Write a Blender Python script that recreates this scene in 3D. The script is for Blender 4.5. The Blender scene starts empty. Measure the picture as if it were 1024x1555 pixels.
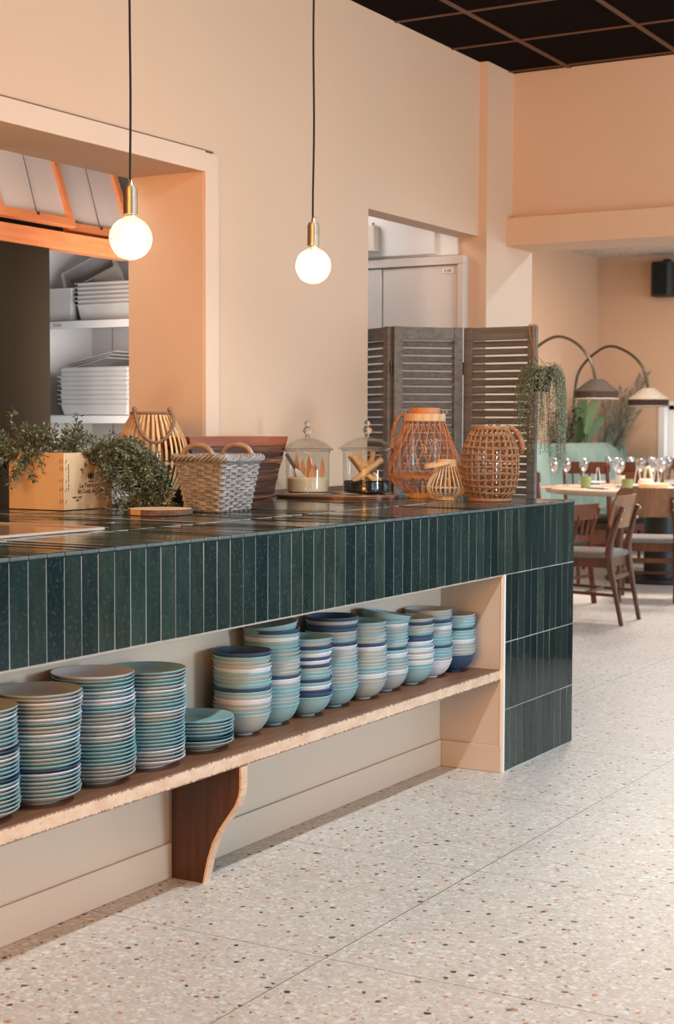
import bpy, bmesh, math, random
from math import pi, sin, cos, radians as R
from mathutils import Vector, Matrix

S = bpy.context.scene
COL = S.collection
random.seed(7)

# ---------------------------------------------------------------- camera
def axes(yaw, pitch, roll):
    a = Vector((-sin(yaw) * cos(pitch), cos(yaw) * cos(pitch), -sin(pitch)))
    r = Vector((cos(yaw), sin(yaw), 0)); u = r.cross(a)
    c, s = cos(roll), sin(roll)
    return a, c * r + s * u, -s * r + c * u
ax, rt, up = axes(R(30.3478), R(3.1084), R(0.20195))
cd = bpy.data.cameras.new('camera')
cam = bpy.data.objects.new('camera', cd); COL.objects.link(cam)
M4 = Matrix((rt, up, -ax)).transposed().to_4x4(); M4.translation = (0, 0, 1.25)
cam.matrix_world = M4
cd.sensor_fit = 'HORIZONTAL'; cd.sensor_width = 24.0; cd.lens = 24.0 * 2361.17 / 1024
cd.dof.use_dof = True; cd.dof.focus_distance = 4.7; cd.dof.aperture_fstop = 6.0
cd.clip_start = 0.05
S.camera = cam

# ---------------------------------------------------------------- light
w = bpy.data.worlds.new('sky'); S.world = w; w.use_nodes = True
bg = w.node_tree.nodes['Background']
bg.inputs[0].default_value = (0.80, 0.92, 1.0, 1); bg.inputs[1].default_value = 2.8
def area(name, loc, target, sx, sy, power, col):
    l = bpy.data.lights.new(name, 'AREA'); l.shape = 'RECTANGLE'; l.size = sx; l.size_y = sy
    l.energy = power; l.color = col
    o = bpy.data.objects.new(name, l); COL.objects.link(o); o.location = loc
    o.rotation_euler = (Vector(target) - Vector(loc)).to_track_quat('-Z', 'Y').to_euler()
    return o
def spot(name, loc, target, power, col, size, angle=150, blend=.6):
    l = bpy.data.lights.new(name, 'SPOT'); l.energy = power; l.color = col
    l.shadow_soft_size = size; l.spot_size = R(angle); l.spot_blend = blend
    o = bpy.data.objects.new(name, l); COL.objects.link(o); o.location = loc
    o.rotation_euler = (Vector(target) - Vector(loc)).to_track_quat('-Z', 'Y').to_euler()
    return o
# daylight through the right wall windows: the near one opposite the counter, then the long row
area('window_daylight', (4.40, 4.35, 0.85), (-2.6, 4.0, 0.6), 1.0, 1.3, 185, (0.56, 0.8, 1.0))
area('aisle_daylight', (4.40, 3.6, 1.9), (-3.5, 4.4, 1.9), 6.0, 1.5, 30, (0.72, 0.9, 1.0))
# strip under the aisle ceiling, added to brighten the walls
area('wall_fill_strip', (-0.98, 4.2, 3.06), (-3.51, 4.2, 1.2), 7.0, 0.10, 56, (0.76, 0.9, 1.0))
# dining room windows (right wall beyond the beam)
for wy in (10.2, 13.0):
    area('dining_daylight', (3.9, wy, 1.75), (-5.5, wy, 1.0), 2.0, 1.9, 122, (0.6, 0.8, 1.0))
# added warm fills standing in for the room's lamps behind the camera
area('warm_room_fill', (-0.8, -2.6, 1.9), (-2.8, 5.0, 1.6), 2.4, 1.4, 275, (1.0, 0.44, 0.09))
area('low_warm_fill', (-1.25, -0.3, 0.5), (-2.56, 2.8, 0.3), 0.6, 0.5, 15, (1.0, 0.5, 0.18))  # made-up low fill that warms the left end of the niche
# ceiling spotlight over the aisle
spot('ceiling_spot', (-0.98, 3.95, 3.08), (-1.9, 3.95, 0), 175, (0.84, 0.96, 1.0), 0.045, 104, .35)
# dining ceiling lamps
spot('dining_ceiling_spot', (-1.4, 9.45, 2.98), (-2.9, 9.0, 0.2), 120, (0.5, 0.72, 1.0), 0.06, 160)
area('dining_ceiling_lamp', (-3.9, 12.4, 3.0), (-3.9, 12.4, 0), 1.2, 1.2, 165, (1.0, 0.9, 0.8))
# kitchen and alcove lights, with two added fills
area('kitchen_fill', (-3.98, 5.42, 1.45), (-4.95, 6.3, 1.5), 0.3, 0.8, 20, (0.9, 0.95, 1.0))  # unseen fill added behind the hatch jamb to brighten the pans
area('kitchen_ceiling_light', (-4.2, 4.2, 2.6), (-4.7, 5.3, 2.0), 0.4, 1.2, 10, (0.92, 0.98, 1.0))
area('hatch_soffit_fill', (-3.72, 3.0, 1.45), (-3.70, 4.5, 2.24), 0.25, 0.5, 4.5, (1.0, 0.66, 0.38))  # invented warm fill aimed upwards to brighten the hatch soffit
area('alcove_light', (-4.4, 6.75, 2.6), (-4.3, 7.4, 1.9), 0.4, 0.4, 9.2, (1.0, 0.95, 0.95))
vs = S.view_settings
vs.view_transform = 'Standard'; vs.look = 'None'; vs.gamma = 1.0; vs.use_curve_mapping = False
vs.exposure = 0.0
S.cycles.max_bounces = 9; S.cycles.diffuse_bounces = 4; S.cycles.glossy_bounces = 4
S.cycles.transmission_bounces = 8; S.cycles.transparent_max_bounces = 16
S.cycles.sample_clamp_indirect = 4.0
S.cycles.caustics_reflective = False; S.cycles.caustics_refractive = False

# ---------------------------------------------------------------- helpers: objects
def lin(c):
    return tuple(((x / 255) / 12.92 if x / 255 <= .04045 else ((x / 255 + .055) / 1.055) ** 2.4) for x in c)

class MB:
    """collects shapes, builds ONE mesh object"""
    def __init__(s): s.v = []; s.f = []
    def add(s, vs_, fs_):
        n = len(s.v); s.v += [tuple(v) for v in vs_]; s.f += [tuple(i + n for i in f) for f in fs_]
        return s
    def box(s, x0, x1, y0, y1, z0, z1, M=None):
        P = [Vector((x, y, z)) for z in (z0, z1) for y in (y0, y1) for x in (x0, x1)]
        if M is not None: P = [M @ p for p in P]
        return s.add(P, [(0, 2, 3, 1), (4, 5, 7, 6), (0, 1, 5, 4), (1, 3, 7, 5), (3, 2, 6, 7), (2, 0, 4, 6)])
    def frustum(s, c, a, b, h, M=None):   # tapered box: bottom half sizes a, top half sizes b
        cx, cy, cz = c
        P = [Vector((cx + sx * q[0], cy + sy * q[1], cz + z)) for z, q in ((0, a), (h, b)) for sx, sy in ((-1, -1), (1, -1), (1, 1), (-1, 1))]
        if M is not None: P = [M @ p for p in P]
        return s.add(P, [(3, 2, 1, 0), (4, 5, 6, 7), (0, 1, 5, 4), (1, 2, 6, 5), (2, 3, 7, 6), (3, 0, 4, 7)])
    def prism(s, poly, ext, M=None):      # poly: 3D points in order, ext: extrusion vector
        n = len(poly); e = Vector(ext)
        P = [Vector(p) for p in poly] + [Vector(p) + e for p in poly]
        if M is not None: P = [M @ p for p in P]
        return s.add(P, [tuple(range(n - 1, -1, -1)), tuple(range(n, 2 * n))] + [(i, (i + 1) % n, n + (i + 1) % n, n + i) for i in range(n)])
    def lathe(s, prof, c=(0, 0, 0), n=48, M=None, closed=False):
        P = []; F = []; m = len(prof)
        for (r, z) in prof:
            for k in range(n):
                t = 2 * pi * k / n; P.append(Vector((c[0] + r * cos(t), c[1] + r * sin(t), c[2] + z)))
        if M is not None: P = [M @ p for p in P]
        for i in range(m if closed else m - 1):
            j = (i + 1) % m
            for k in range(n):
                l = (k + 1) % n; F.append((i * n + k, i * n + l, j * n + l, j * n + k))
        if not closed:
            if prof[0][0] > 1e-6: F.append(tuple(range(n - 1, -1, -1)))
            if prof[-1][0] > 1e-6: F.append(tuple((m - 1) * n + k for k in range(n)))
        return s.add(P, F)
    def tube(s, pts, r, n=6, closed=False, flat=1.0, up_=None, caps=True):
        pts = [Vector(p) for p in pts]; m = len(pts); P = []; F = []
        rr = r if isinstance(r, (list, tuple)) else [r] * m
        prev = None
        for i in range(m):
            if closed: t = pts[(i + 1) % m] - pts[i - 1]
            else: t = pts[min(i + 1, m - 1)] - pts[max(i - 1, 0)]
            if t.length < 1e-9: t = Vector((0, 0, 1))
            t.normalize()
            if up_ is not None:
                u0 = up_(pts[i]) if callable(up_) else Vector(up_)
                nrm = u0 - t * u0.dot(t)
            elif prev is None:
                u0 = Vector((0, 0, 1)) if abs(t.z) < .9 else Vector((1, 0, 0)); nrm = u0 - t * u0.dot(t)
            else: nrm = prev - t * prev.dot(t)
            nrm.normalize(); prev = nrm; b = t.cross(nrm)
            for k in range(n):
                a = 2 * pi * (k + .5) / n
                P.append(pts[i] + nrm * (cos(a) * rr[i] * flat) + b * (sin(a) * rr[i]))
        for i in range(m if closed else m - 1):
            j = (i + 1) % m
            for k in range(n):
                l = (k + 1) % n; F.append((i * n + k, i * n + l, j * n + l, j * n + k))
        if not closed and caps:
            F.append(tuple(range(n - 1, -1, -1))); F.append(tuple((m - 1) * n + k for k in range(n)))
        return s.add(P, F)
    def cyl(s, c, r, h, n=24, r2=None):
        return s.lathe([(r, 0), (r if r2 is None else r2, h)], c, n)
    def ball(s, c, r, n=16, sq=1.0):
        m = n // 2
        return s.lathe([(max(r * sin(pi * i / m), 1e-7), -r * sq * cos(pi * i / m)) for i in range(m + 1)], c, n)
    def build(s, name, mat, parent=None, smooth=None, bevel=0, seg=2, sub=0, local=False):
        me = bpy.data.meshes.new(name)
        V = s.v
        if parent is not None and not local:
            inv = parent.matrix_basis.inverted(); pp = parent.parent
            if pp is not None: inv = (pp.matrix_basis @ parent.matrix_basis).inverted()
            V = [inv @ Vector(v) for v in V]
        me.from_pydata([tuple(v) for v in V], [], s.f)
        if mat is not None: me.materials.append(mat)
        o = bpy.data.objects.new(name, me); COL.objects.link(o)
        if parent is not None: o.parent = parent
        if smooth is not None:
            me.polygons.foreach_set('use_smooth', [True] * len(me.polygons))
            me.set_sharp_from_angle(angle=R(smooth))
        if bevel:
            b = o.modifiers.new('edge', 'BEVEL'); b.width = bevel; b.segments = seg; b.limit_method = 'ANGLE'; b.angle_limit = R(40)
        if sub:
            b = o.modifiers.new('soft', 'SUBSURF'); b.levels = sub; b.render_levels = sub
        return o

def tag(o, label, cat, group=None, kind=None):
    o['label'] = label; o['category'] = cat
    if group: o['group'] = group
    if kind: o['kind'] = kind
    return o
def thing(name, label, cat, loc=(0, 0, 0), rz=0, group=None, rx=0, ry=0):
    o = bpy.data.objects.new(name, None); COL.objects.link(o)
    o.empty_display_size = .1
    o.matrix_basis = Matrix.Translation(loc) @ Matrix.Rotation(rz, 4, 'Z') @ Matrix.Rotation(ry, 4, 'Y') @ Matrix.Rotation(rx, 4, 'X')
    return tag(o, label, cat, group)
def struct(mb, name, mat, **k):
    o = mb.build(name, mat, **k)
    if k.get('parent') is None: o['kind'] = 'structure'
    return o
def dup(o, M=None, label=None, parent=None):
    c = o.copy(); COL.objects.link(c)
    if parent is not None: c.parent = parent
    if M is not None: c.matrix_basis = M
    if label: c['label'] = label
    for ch in list(o.children): dup(ch, parent=c)
    return c
def TRS(x, y, z, rz=0, rx=0, ry=0):
    return Matrix.Translation((x, y, z)) @ Matrix.Rotation(rz, 4, 'Z') @ Matrix.Rotation(ry, 4, 'Y') @ Matrix.Rotation(rx, 4, 'X')
def text_into(mb, txt, size, M, spacing=1.0):
    cu = bpy.data.curves.new('t', 'FONT'); cu.body = txt; cu.size = size; cu.align_x = 'CENTER'; cu.extrude = .0004
    cu.space_character = spacing; cu.resolution_u = 3
    o = bpy.data.objects.new('t', cu); COL.objects.link(o)
    bpy.context.view_layer.update()
    me = o.evaluated_get(bpy.context.evaluated_depsgraph_get()).to_mesh()
    mb.add([M @ v.co for v in me.vertices], [tuple(p.vertices) for p in me.polygons])
    bpy.data.objects.remove(o); bpy.data.curves.remove(cu)

# ---------------------------------------------------------------- helpers: materials
class NT:
    def __init__(s, name):
        s.m = bpy.data.materials.new(name); s.m.use_nodes = True; s.t = s.m.node_tree; s.t.nodes.clear()
        s.out = s.n('ShaderNodeOutputMaterial')
    def n(s, typ, **kw):
        nd = s.t.nodes.new(typ)
        for k, v in kw.items():
            if k.startswith('i_'):
                key = k[2:].replace('_', ' ')
                key = int(key) if key.isdigit() else key
                s.set(nd.inputs[key], v)
            else: setattr(nd, k, v)
        return nd
    def set(s, inp, v):
        if isinstance(v, bpy.types.NodeSocket): s.t.links.new(v, inp)
        elif isinstance(v, (tuple, list)) and len(v) == 3 and inp.type == 'RGBA': inp.default_value = (*v, 1)
        else: inp.default_value = v
    def math(s, op, a, b=0.0, c=0.0):
        nd = s.n('ShaderNodeMath', operation=op); s.set(nd.inputs[0], a); s.set(nd.inputs[1], b)
        s.set(nd.inputs[2], c); return nd.outputs[0]
    def mix(s, f, a, b, blend='MIX'):
        nd = s.n('ShaderNodeMix', data_type='RGBA', blend_type=blend)
        s.set(nd.inputs[0], f); s.set(nd.inputs[6], a); s.set(nd.inputs[7], b); return nd.outputs[2]
    def ramp(s, f, stops):
        nd = s.n('ShaderNodeValToRGB'); e = nd.color_ramp.elements
        while len(e) < len(stops): e.new(.5)
        for k, (p, c) in enumerate(stops):
            e[k].position = p; e[k].color = (*c, 1) if len(c) == 3 else c
        s.set(nd.inputs[0], f); return nd.outputs[0]
    def coord(s, scale=(1, 1, 1), kind='Object', rot=(0, 0, 0)):
        tc = s.n('ShaderNodeTexCoord'); mp = s.n('ShaderNodeMapping')
        mp.inputs['Scale'].default_value = scale; mp.inputs['Rotation'].default_value = rot
        s.t.links.new(tc.outputs[kind], mp.inputs[0]); return mp.outputs[0]
    def noise(s, vec, scale, detail=3, rough=.5, out=0, dist=0.0):
        nd = s.n('ShaderNodeTexNoise'); s.set(nd.inputs['Vector'], vec)
        nd.inputs['Scale'].default_value = scale; nd.inputs['Detail'].default_value = detail
        nd.inputs['Roughness'].default_value = rough; nd.inputs['Distortion'].default_value = dist
        return nd.outputs[out]
    def bump(s, h, strength=.2, dist=.01):
        nd = s.n('ShaderNodeBump'); s.set(nd.inputs['Height'], h); nd.inputs['Strength'].default_value = strength
        nd.inputs['Distance'].default_value = dist; return nd.outputs[0]
    def bsdf(s, col, rough=.5, metal=0.0, normal=None, **kw):
        b = s.n('ShaderNodeBsdfPrincipled'); s.set(b.inputs['Base Color'], col); s.set(b.inputs['Roughness'], rough)
        s.set(b.inputs['Metallic'], metal)
        if normal is not None: s.set(b.inputs['Normal'], normal)
        for k, v in kw.items(): s.set(b.inputs[k.replace('_', ' ')], v)
        s.t.links.new(b.outputs[0], s.out.inputs[0]); return b
def paint(name, c, rough=.6, var=.04, bump=.05, scale=3.0, metal=0.0, bscale=120, **kw):
    t = NT(name); v = t.coord(); f = t.noise(v, scale, 4)
    c0 = lin(c); lo = tuple(x * (1 - var) for x in c0); hi = tuple(min(1, x * (1 + var)) for x in c0)
    col = t.ramp(f, [(.3, lo), (.7, hi)])
    t.bsdf(col, rough, metal, t.bump(t.noise(v, bscale, 2), bump, .003), **kw); return t.m
def wood(name, c1, c2, scale=1.0, rough=.45, axis=(1, 12, 12), bump=.12, c3=None):
    t = NT(name); v = t.coord(axis); f = t.noise(v, 4 * scale, 6, .6, dist=.8)
    fine = t.noise(v, 30 * scale, 3, .6)
    col = t.ramp(f, [(.28, lin(c1)), (.52, lin(c3) if c3 else tuple((a + b) / 2 for a, b in zip(lin(c1), lin(c2)))), (.75, lin(c2))])
    col = t.mix(t.math('MULTIPLY', fine, .35), col, lin(c1))
    t.bsdf(col, rough, 0, t.bump(fine, bump, .004)); return t.m
def glass(name, tint=(1, 1, 1), rough=0.0, ior=1.45):
    t = NT(name); b = t.bsdf(tint, rough, 0); b.inputs['Transmission Weight'].default_value = 1.0; b.inputs['IOR'].default_value = ior
    # light passes straight through thin panes for shadows is left to the renderer
    return t.m
def thin_glass(name, tint=(1, 1, 1), refl=.12):
    t = NT(name); tr = t.n('ShaderNodeBsdfTransparent'); t.set(tr.inputs[0], tint)
    gl = t.n('ShaderNodeBsdfGlossy'); gl.inputs['Roughness'].default_value = .02
    lw = t.n('ShaderNodeLayerWeight'); lw.inputs[0].default_value = .5
    fc = t.math('POWER', lw.outputs[1], 4.0)
    mx = t.n('ShaderNodeMixShader'); t.set(mx.inputs[0], t.math('MULTIPLY_ADD', fc, .5, refl * .25))
    t.t.links.new(tr.outputs[0], mx.inputs[1]); t.t.links.new(gl.outputs[0], mx.inputs[2]); t.t.links.new(mx.outputs[0], t.out.inputs[0])
    return t.m

# paints and plasters
PEACH = paint('peach_paint', (216, 177, 145), .62, .02, .04, 1.2)
PEACH_TRIM = paint('peach_trim', (222, 186, 158), .5, .015, .02, 1.2)
PEACH_DEEP = paint('peach_niche', (198, 182, 168), .6, .02, .04, 1.2)
NICHE_WHITE = paint('niche_board', (214, 190, 167), .55, .02, .03, 1.2)
WHITE = paint('white_paint', (232, 226, 220), .5, .02, .03, 2)
DOORW = paint('pale_door', (214, 200, 188), .45, .015, .01, 2)
DARKPANEL = paint('dark_panel', (52, 42, 31), .9, .03, .02, 2, Specular_IOR_Level=.05)
CEIL_DARK = paint('dark_ceiling_tile', (22, 13, 10), .95, .12, .5, 6, bscale=300, Specular_IOR_Level=.05)
CEIL_BAR = paint('ceiling_bar', (96, 58, 38), .5, .05, .02, 4)
ROOM_DARK = paint('dark_brown_wall', (84, 64, 50), .6, .03, .04, 2)
DARK_BLOCK = paint('dark_block_paint', (36, 28, 24), .5, .05, .05, 3)
def speckle_ceiling():
    t = NT('speckled_ceiling'); v = t.coord(); f = t.noise(v, 45, 3, .7)
    t.bsdf(t.ramp(f, [(.36, lin((170, 160, 152))), (.55, lin((232, 226, 218)))]), .9, 0, t.bump(f, .5, .02)); return t.m
CEIL_W = speckle_ceiling()

def terrazzo():
    t = NT('terrazzo'); v = t.coord()
    dn = t.n('ShaderNodeTexNoise'); t.set(dn.inputs['Vector'], v); dn.inputs['Scale'].default_value = 55; dn.inputs['Detail'].default_value = 2
    wv = t.n('ShaderNodeVectorMath', operation='MULTIPLY_ADD'); t.set(wv.inputs[0], dn.outputs['Color'])
    wv.inputs[1].default_value = (.016, .016, 0); t.set(wv.inputs[2], v); vw = wv.outputs[0]
    def vor(scale, feat='F1'):
        nd = t.n('ShaderNodeTexVoronoi', feature=feat, voronoi_dimensions='2D'); t.set(nd.inputs['Vector'], vw); nd.inputs['Scale'].default_value = scale; return nd
    base = t.ramp(t.noise(v, 1.6, 3), [(.3, lin((203, 193, 182))), (.7, lin((214, 205, 195)))])
    v1 = vor(85); s1 = t.n('ShaderNodeSeparateColor'); t.set(s1.inputs[0], v1.outputs['Color'])
    chip = t.ramp(s1.outputs[0], [(0, lin((190, 178, 165))), (.35, lin((206, 196, 186))), (.6, lin((218, 210, 202))), (1, lin((236, 231, 225)))])
    m1 = t.math('LESS_THAN', v1.outputs['Distance'], .42)
    col = t.mix(t.math('MULTIPLY', m1, .8), base, chip)
    v2 = vor(40); s2 = t.n('ShaderNodeSeparateColor'); t.set(s2.inputs[0], v2.outputs['Color'])
    m2 = t.math('MULTIPLY', t.math('LESS_THAN', v2.outputs['Distance'], .34), t.math('GREATER_THAN', s2.outputs[0], .62))
    col = t.mix(t.math('MULTIPLY', m2, .7), col, t.ramp(s2.outputs[1], [(0, lin((196, 182, 166))), (.5, lin((228, 222, 214))), (1, lin((240, 236, 231)))]))
    def sparse(scale, thr, rad, cols, off):
        ov = t.n('ShaderNodeVectorMath', operation='ADD'); t.set(ov.inputs[0], vw); ov.inputs[1].default_value = off
        nd = t.n('ShaderNodeTexVoronoi', voronoi_dimensions='2D'); t.set(nd.inputs['Vector'], ov.outputs[0]); nd.inputs['Scale'].default_value = scale
        sp = t.n('ShaderNodeSeparateColor'); t.set(sp.inputs[0], nd.outputs['Color'])
        rr = t.math('MULTIPLY_ADD', sp.outputs[1], rad * .75, rad * .35)
        m = t.math('MULTIPLY', t.math('LESS_THAN', nd.outputs['Distance'], rr), t.math('GREATER_THAN', sp.outputs[0], thr))
        return m, t.ramp(sp.outputs[2], cols)
    m, c = sparse(19, .60, .135, [(0, lin((52, 48, 46))), (.55, lin((74, 66, 62))), (.8, lin((120, 106, 96))), (1, lin((150, 138, 126)))], (3.1, 7.7, 0)); col = t.mix(m, col, c)
    m, c = sparse(18, .60, .125, [(0, lin((196, 120, 74))), (.6, lin((208, 142, 98))), (1, lin((176, 122, 88)))], (11.3, 1.9, 0)); col = t.mix(m, col, c)
    m, c = sparse(52, .7, .15, [(0, lin((92, 84, 78))), (.5, lin((150, 132, 116))), (1, lin((206, 150, 112)))], (5.3, 2.9, 0)); col = t.mix(m, col, c)
    sx = t.n('ShaderNodeSeparateXYZ'); t.set(sx.inputs[0], v)
    def joint(sock, off, pitch, wd):
        q = t.math('FRACT', t.math('DIVIDE', t.math('ADD', sock, off), pitch))
        q = t.math('ABSOLUTE', t.math('SUBTRACT', q, .5)); return t.math('LESS_THAN', q, wd / pitch)
    j = t.math('MAXIMUM', joint(sx.outputs[0], 1.843 + .845 * 10.5, .845, .0014), joint(sx.outputs[1], -3.10 + .842 * 10.5, .842, .0012))
    col = t.mix(j, col, lin((96, 78, 64)))
    t.bsdf(col, .42, 0, None, Specular_IOR_Level=.35); return t.m
TERRAZZO = terrazzo()

def tile_glaze(name, wav=(20, 20, 9), bs=.07, rough=.07, spec=.5):
    t = NT(name); v = t.coord(); g = t.n('ShaderNodeNewGeometry')
    col = t.ramp(g.outputs['Random Per Island'], [(0, lin((21, 32, 34))), (.2, lin((34, 51, 49))), (.4, lin((47, 58, 50))), (.6, lin((24, 37, 40))), (.8, lin((56, 69, 60))), (1, lin((31, 47, 49)))])
    f = t.noise(t.coord((1, 1, .35)), 26, 5, .65); f2 = t.noise(v, 90, 3, .6)
    col = t.mix(t.ramp(f, [(.40, (0, 0, 0)), (.70, (.6, .6, .6))]), col, lin((14, 30, 32)))
    col = t.mix(t.math('MULTIPLY', t.ramp(f2, [(.56, (0, 0, 0)), (.72, (1, 1, 1))]), .55), col, lin((74, 92, 85)))
    h = t.math('ADD', t.noise(t.coord(wav), 1.0, 2, .5), t.math('MULTIPLY', t.noise(v, 45, 2), .12))
    t.bsdf(col, rough, 0, t.bump(h, bs, .012), Specular_IOR_Level=spec); return t.m
TILE = tile_glaze('green_glazed_tile')
TILE_TOP = tile_glaze('green_worktop_tile', (3, 42, 3), .13, .09, .95)
GROUT = paint('grout', (176, 170, 160), .8, .05, .1, 20)
TILE_EDGE = paint('tile_edge', (80, 88, 86), .35, .2, .25, 30, bscale=60)

WALNUT = wood('shelf_walnut', (104, 66, 44), (152, 106, 76), .9, .42, (9, .8, 9), .1)
def edge_mat():
    t = NT('raw_shelf_edge'); v = t.coord((6, 3, 6))
    base = t.ramp(t.noise(v, 6, 4), [(.3, lin((206, 168, 138))), (.7, lin((226, 194, 166)))])
    chip = t.noise(t.coord((20, 45, 90)), 1.2, 4, .7)
    col = t.mix(t.ramp(chip, [(.62, (0, 0, 0)), (.70, (.7, .7, .7))]), base, lin((150, 104, 74)))
    tc = t.n('ShaderNodeTexCoord'); sx = t.n('ShaderNodeSeparateXYZ'); t.set(sx.inputs[0], tc.outputs['Object'])
    n2 = t.noise(t.coord((1, 70, 1)), 1.0, 3, .7); n3 = t.noise(t.coord((1, 55, 1)), 1.3, 3, .7)
    top = t.math('GREATER_THAN', sx.outputs[2], t.math('MULTIPLY_ADD', n2, -.022, .0445))
    low = t.math('MULTIPLY', t.math('LESS_THAN', sx.outputs[2], t.math('MULTIPLY_ADD', n3, .020, -.0075)), t.math('GREATER_THAN', sx.outputs[2], -.004))
    col = t.mix(t.math('MULTIPLY', t.math('MAXIMUM', top, low), .85), col, lin((120, 78, 54)))
    t.bsdf(col, .6, 0, t.bump(chip, .15, .004)); return t.m
SHELF_EDGE = edge_mat()
BRACKET_W = wood('bracket_wood', (54, 31, 20), (94, 57, 37), .9, .4, (10, 10, .8), .1)
OAK = wood('oak', (124, 84, 56), (172, 126, 90), .9, .42, (8, 8, .9), .06)
OAK_DARK = wood('chair_frame_wood', (84, 50, 32), (122, 78, 52), .9, .42, (8, 8, .9), .06)
RED_WOOD = wood('red_brown_wood', (74, 36, 24), (126, 66, 42), .9, .35, (8, 8, .9), .06)
ORANGE_WOOD = wood('orange_wood', (90, 42, 24), (128, 66, 38), .9, .35, (8, 8, .9), .06)
PALE_OAK = wood('table_oak', (188, 170, 154), (210, 194, 178), .8, .35, (1, 8, 8), .04)
PINE = wood('orange_pine', (214, 118, 66), (240, 156, 98), .8, .5, (9, .8, 9), .05)
CRATE = wood('crate_wood', (204, 160, 118), (230, 196, 156), .5, .6, (3, 3, .7), .15)
SLATE_WOOD = wood('weathered_slat_wood', (92, 84, 76), (142, 131, 120), .9, .65, (1.0, 12, 12), .3)
def dark_plank():
    t = NT('dark_stained_plank'); g = t.n('ShaderNodeNewGeometry'); v = t.coord((14, .9, 26)); f = t.noise(v, 2.2, 5, .65, dist=.6)
    col = t.ramp(f, [(.36, lin((40, 24, 18))), (.50, lin((84, 50, 34))), (.60, lin((124, 72, 46))), (.70, lin((176, 104, 64)))])
    col = t.mix(t.math('MULTIPLY', g.outputs['Random Per Island'], .55), col, lin((44, 27, 20)))
    t.bsdf(col, .45, 0, t.bump(f, .5, .006)); return t.m
DARK_PLANK = dark_plank()
DARK_PLANK_TOP = wood('red_stained_batten', (120, 56, 32), (176, 92, 54), .9, .45, (10, .9, 10), .2)
CANE = wood('splint_cane', (190, 136, 86), (230, 188, 138), 1.2, .5, (9, 9, .8), .08)
RATTAN = wood('rattan', (170, 92, 42), (206, 130, 72), 1.2, .45, (6, 6, 3), .08)
RATTAN_PALE = wood('pale_bamboo', (206, 164, 116), (234, 204, 166), 1.2, .45, (6, 6, 3), .05)
ROPEWEAVE = wood('seagrass_rope', (132, 86, 52), (186, 134, 90), 3.5, .75, (4, 4, 4), .35)
ROPE = wood('rope', (112, 84, 62), (164, 130, 102), 6, .85, (3, 3, 3), .4)
WICKER = wood('grey_brown_willow', (124, 112, 103), (188, 178, 171), 3.0, .55, (3, 3, 3), .15)
WICKER_HANDLE = wood('worn_handle_wood', (134, 102, 76), (186, 154, 124), 1.4, .5, (3, 3, 3), .1)
BARK = wood('bark', (70, 46, 34), (150, 108, 84), 5, .85, (2, 2, 2), .6)
SLICE = wood('sawn_wood', (200, 156, 112), (226, 188, 148), 2, .6, (3, 3, 3), .06)
STEEL = paint('brushed_steel', (206, 202, 198), .34, .05, .1, 8, metal=.9)
STEEL_D = paint('steel_pan', (226, 222, 218), .34, .06, .1, 8, metal=.35)
BRASS = paint('brass', (178, 156, 134), .34, .05, .06, 30, metal=1.0)
BLACK = paint('black_plastic', (24, 22, 22), .5, .1, .02, 10)
BLACK_METAL = paint('black_metal', (34, 30, 28), .4, .1, .02, 10)
CORD = paint('black_cord', (22, 16, 14), .8, .1, .2, 60)
LAMP_METAL = paint('lamp_metal', (88, 80, 72), .3, .06, .02, 10, metal=.8)
FABRIC_GREY = paint('grey_fabric', (128, 120, 114), .9, .06, .3, 20, bscale=500)
FABRIC_GREEN = paint('green_fabric', (60, 74, 54), .9, .06, .3, 20, bscale=500)
FABRIC_DARK = paint('dark_fabric', (52, 46, 44), .9, .06, .3, 20, bscale=500)
VELVET = paint('sage_velvet', (140, 166, 152), .75, .07, .2, 9, bscale=300, Sheen_Weight=.4)
SHADE_DARK = paint('brown_raffia', (66, 55, 47), .85, .12, .3, 40)
SHADE_PALE = paint('pale_raffia', (206, 190, 170), .85, .08, .3, 40)
FRINGE = paint('dark_fringe', (58, 38, 30), .9, .2, .5, 80)
FRINGE_EDGE = paint('pale_fringe', (176, 162, 150), .9, .1, .5, 80)
def ceramic(name, c):
    t = NT(name); v = t.coord(); f = t.noise(v, 25, 3)
    c0 = lin(c); t.bsdf(t.ramp(f, [(.35, tuple(x * .95 for x in c0)), (.65, c0)]), .40, 0, None, Specular_IOR_Level=.4); return t.m
CER = {'grey': ceramic('grey_glaze', (170, 175, 171)), 'white': ceramic('white_glaze', (218, 217, 222)),
       'teal': ceramic('pale_teal_glaze', (140, 176, 180)), 'navy': ceramic('navy_glaze', (54, 78, 106))}
CUP_GREEN = ceramic('green_cup_glaze', (152, 164, 104))
CREAM = ceramic('cream_glaze', (222, 206, 182))
NAPKIN = paint('white_linen', (226, 222, 218), .9, .03, .2, 20, bscale=400)
TERRA = paint('terracotta_mat', (206, 132, 104), .8, .05, .1, 20)
GLASS = thin_glass('jar_glass', (.97, .97, .96), .16)
GLASS_SOLID = glass('knob_glass')
WINE = thin_glass('wine_glass', (.92, .94, .95), 1.1)
PANE = thin_glass('window_glass', (.98, .99, 1), .1)
def leafmat(name, c1, c2, rough=.5):
    t = NT(name); g = t.n('ShaderNodeNewGeometry')
    col = t.ramp(g.outputs['Random Per Island'], [(0, lin(c1)), (.6, lin(c2)), (1, tuple(min(1, x * 1.5) for x in lin(c2)))])
    b = t.bsdf(col, rough); b.inputs['Subsurface Weight'].default_value = 0.0
    return t.m
LEAF_GREY = leafmat('grey_green_leaf', (60, 68, 48), (108, 116, 88))
LEAF_HANG = leafmat('hanging_leaf', (98, 108, 82), (158, 166, 134))
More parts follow.
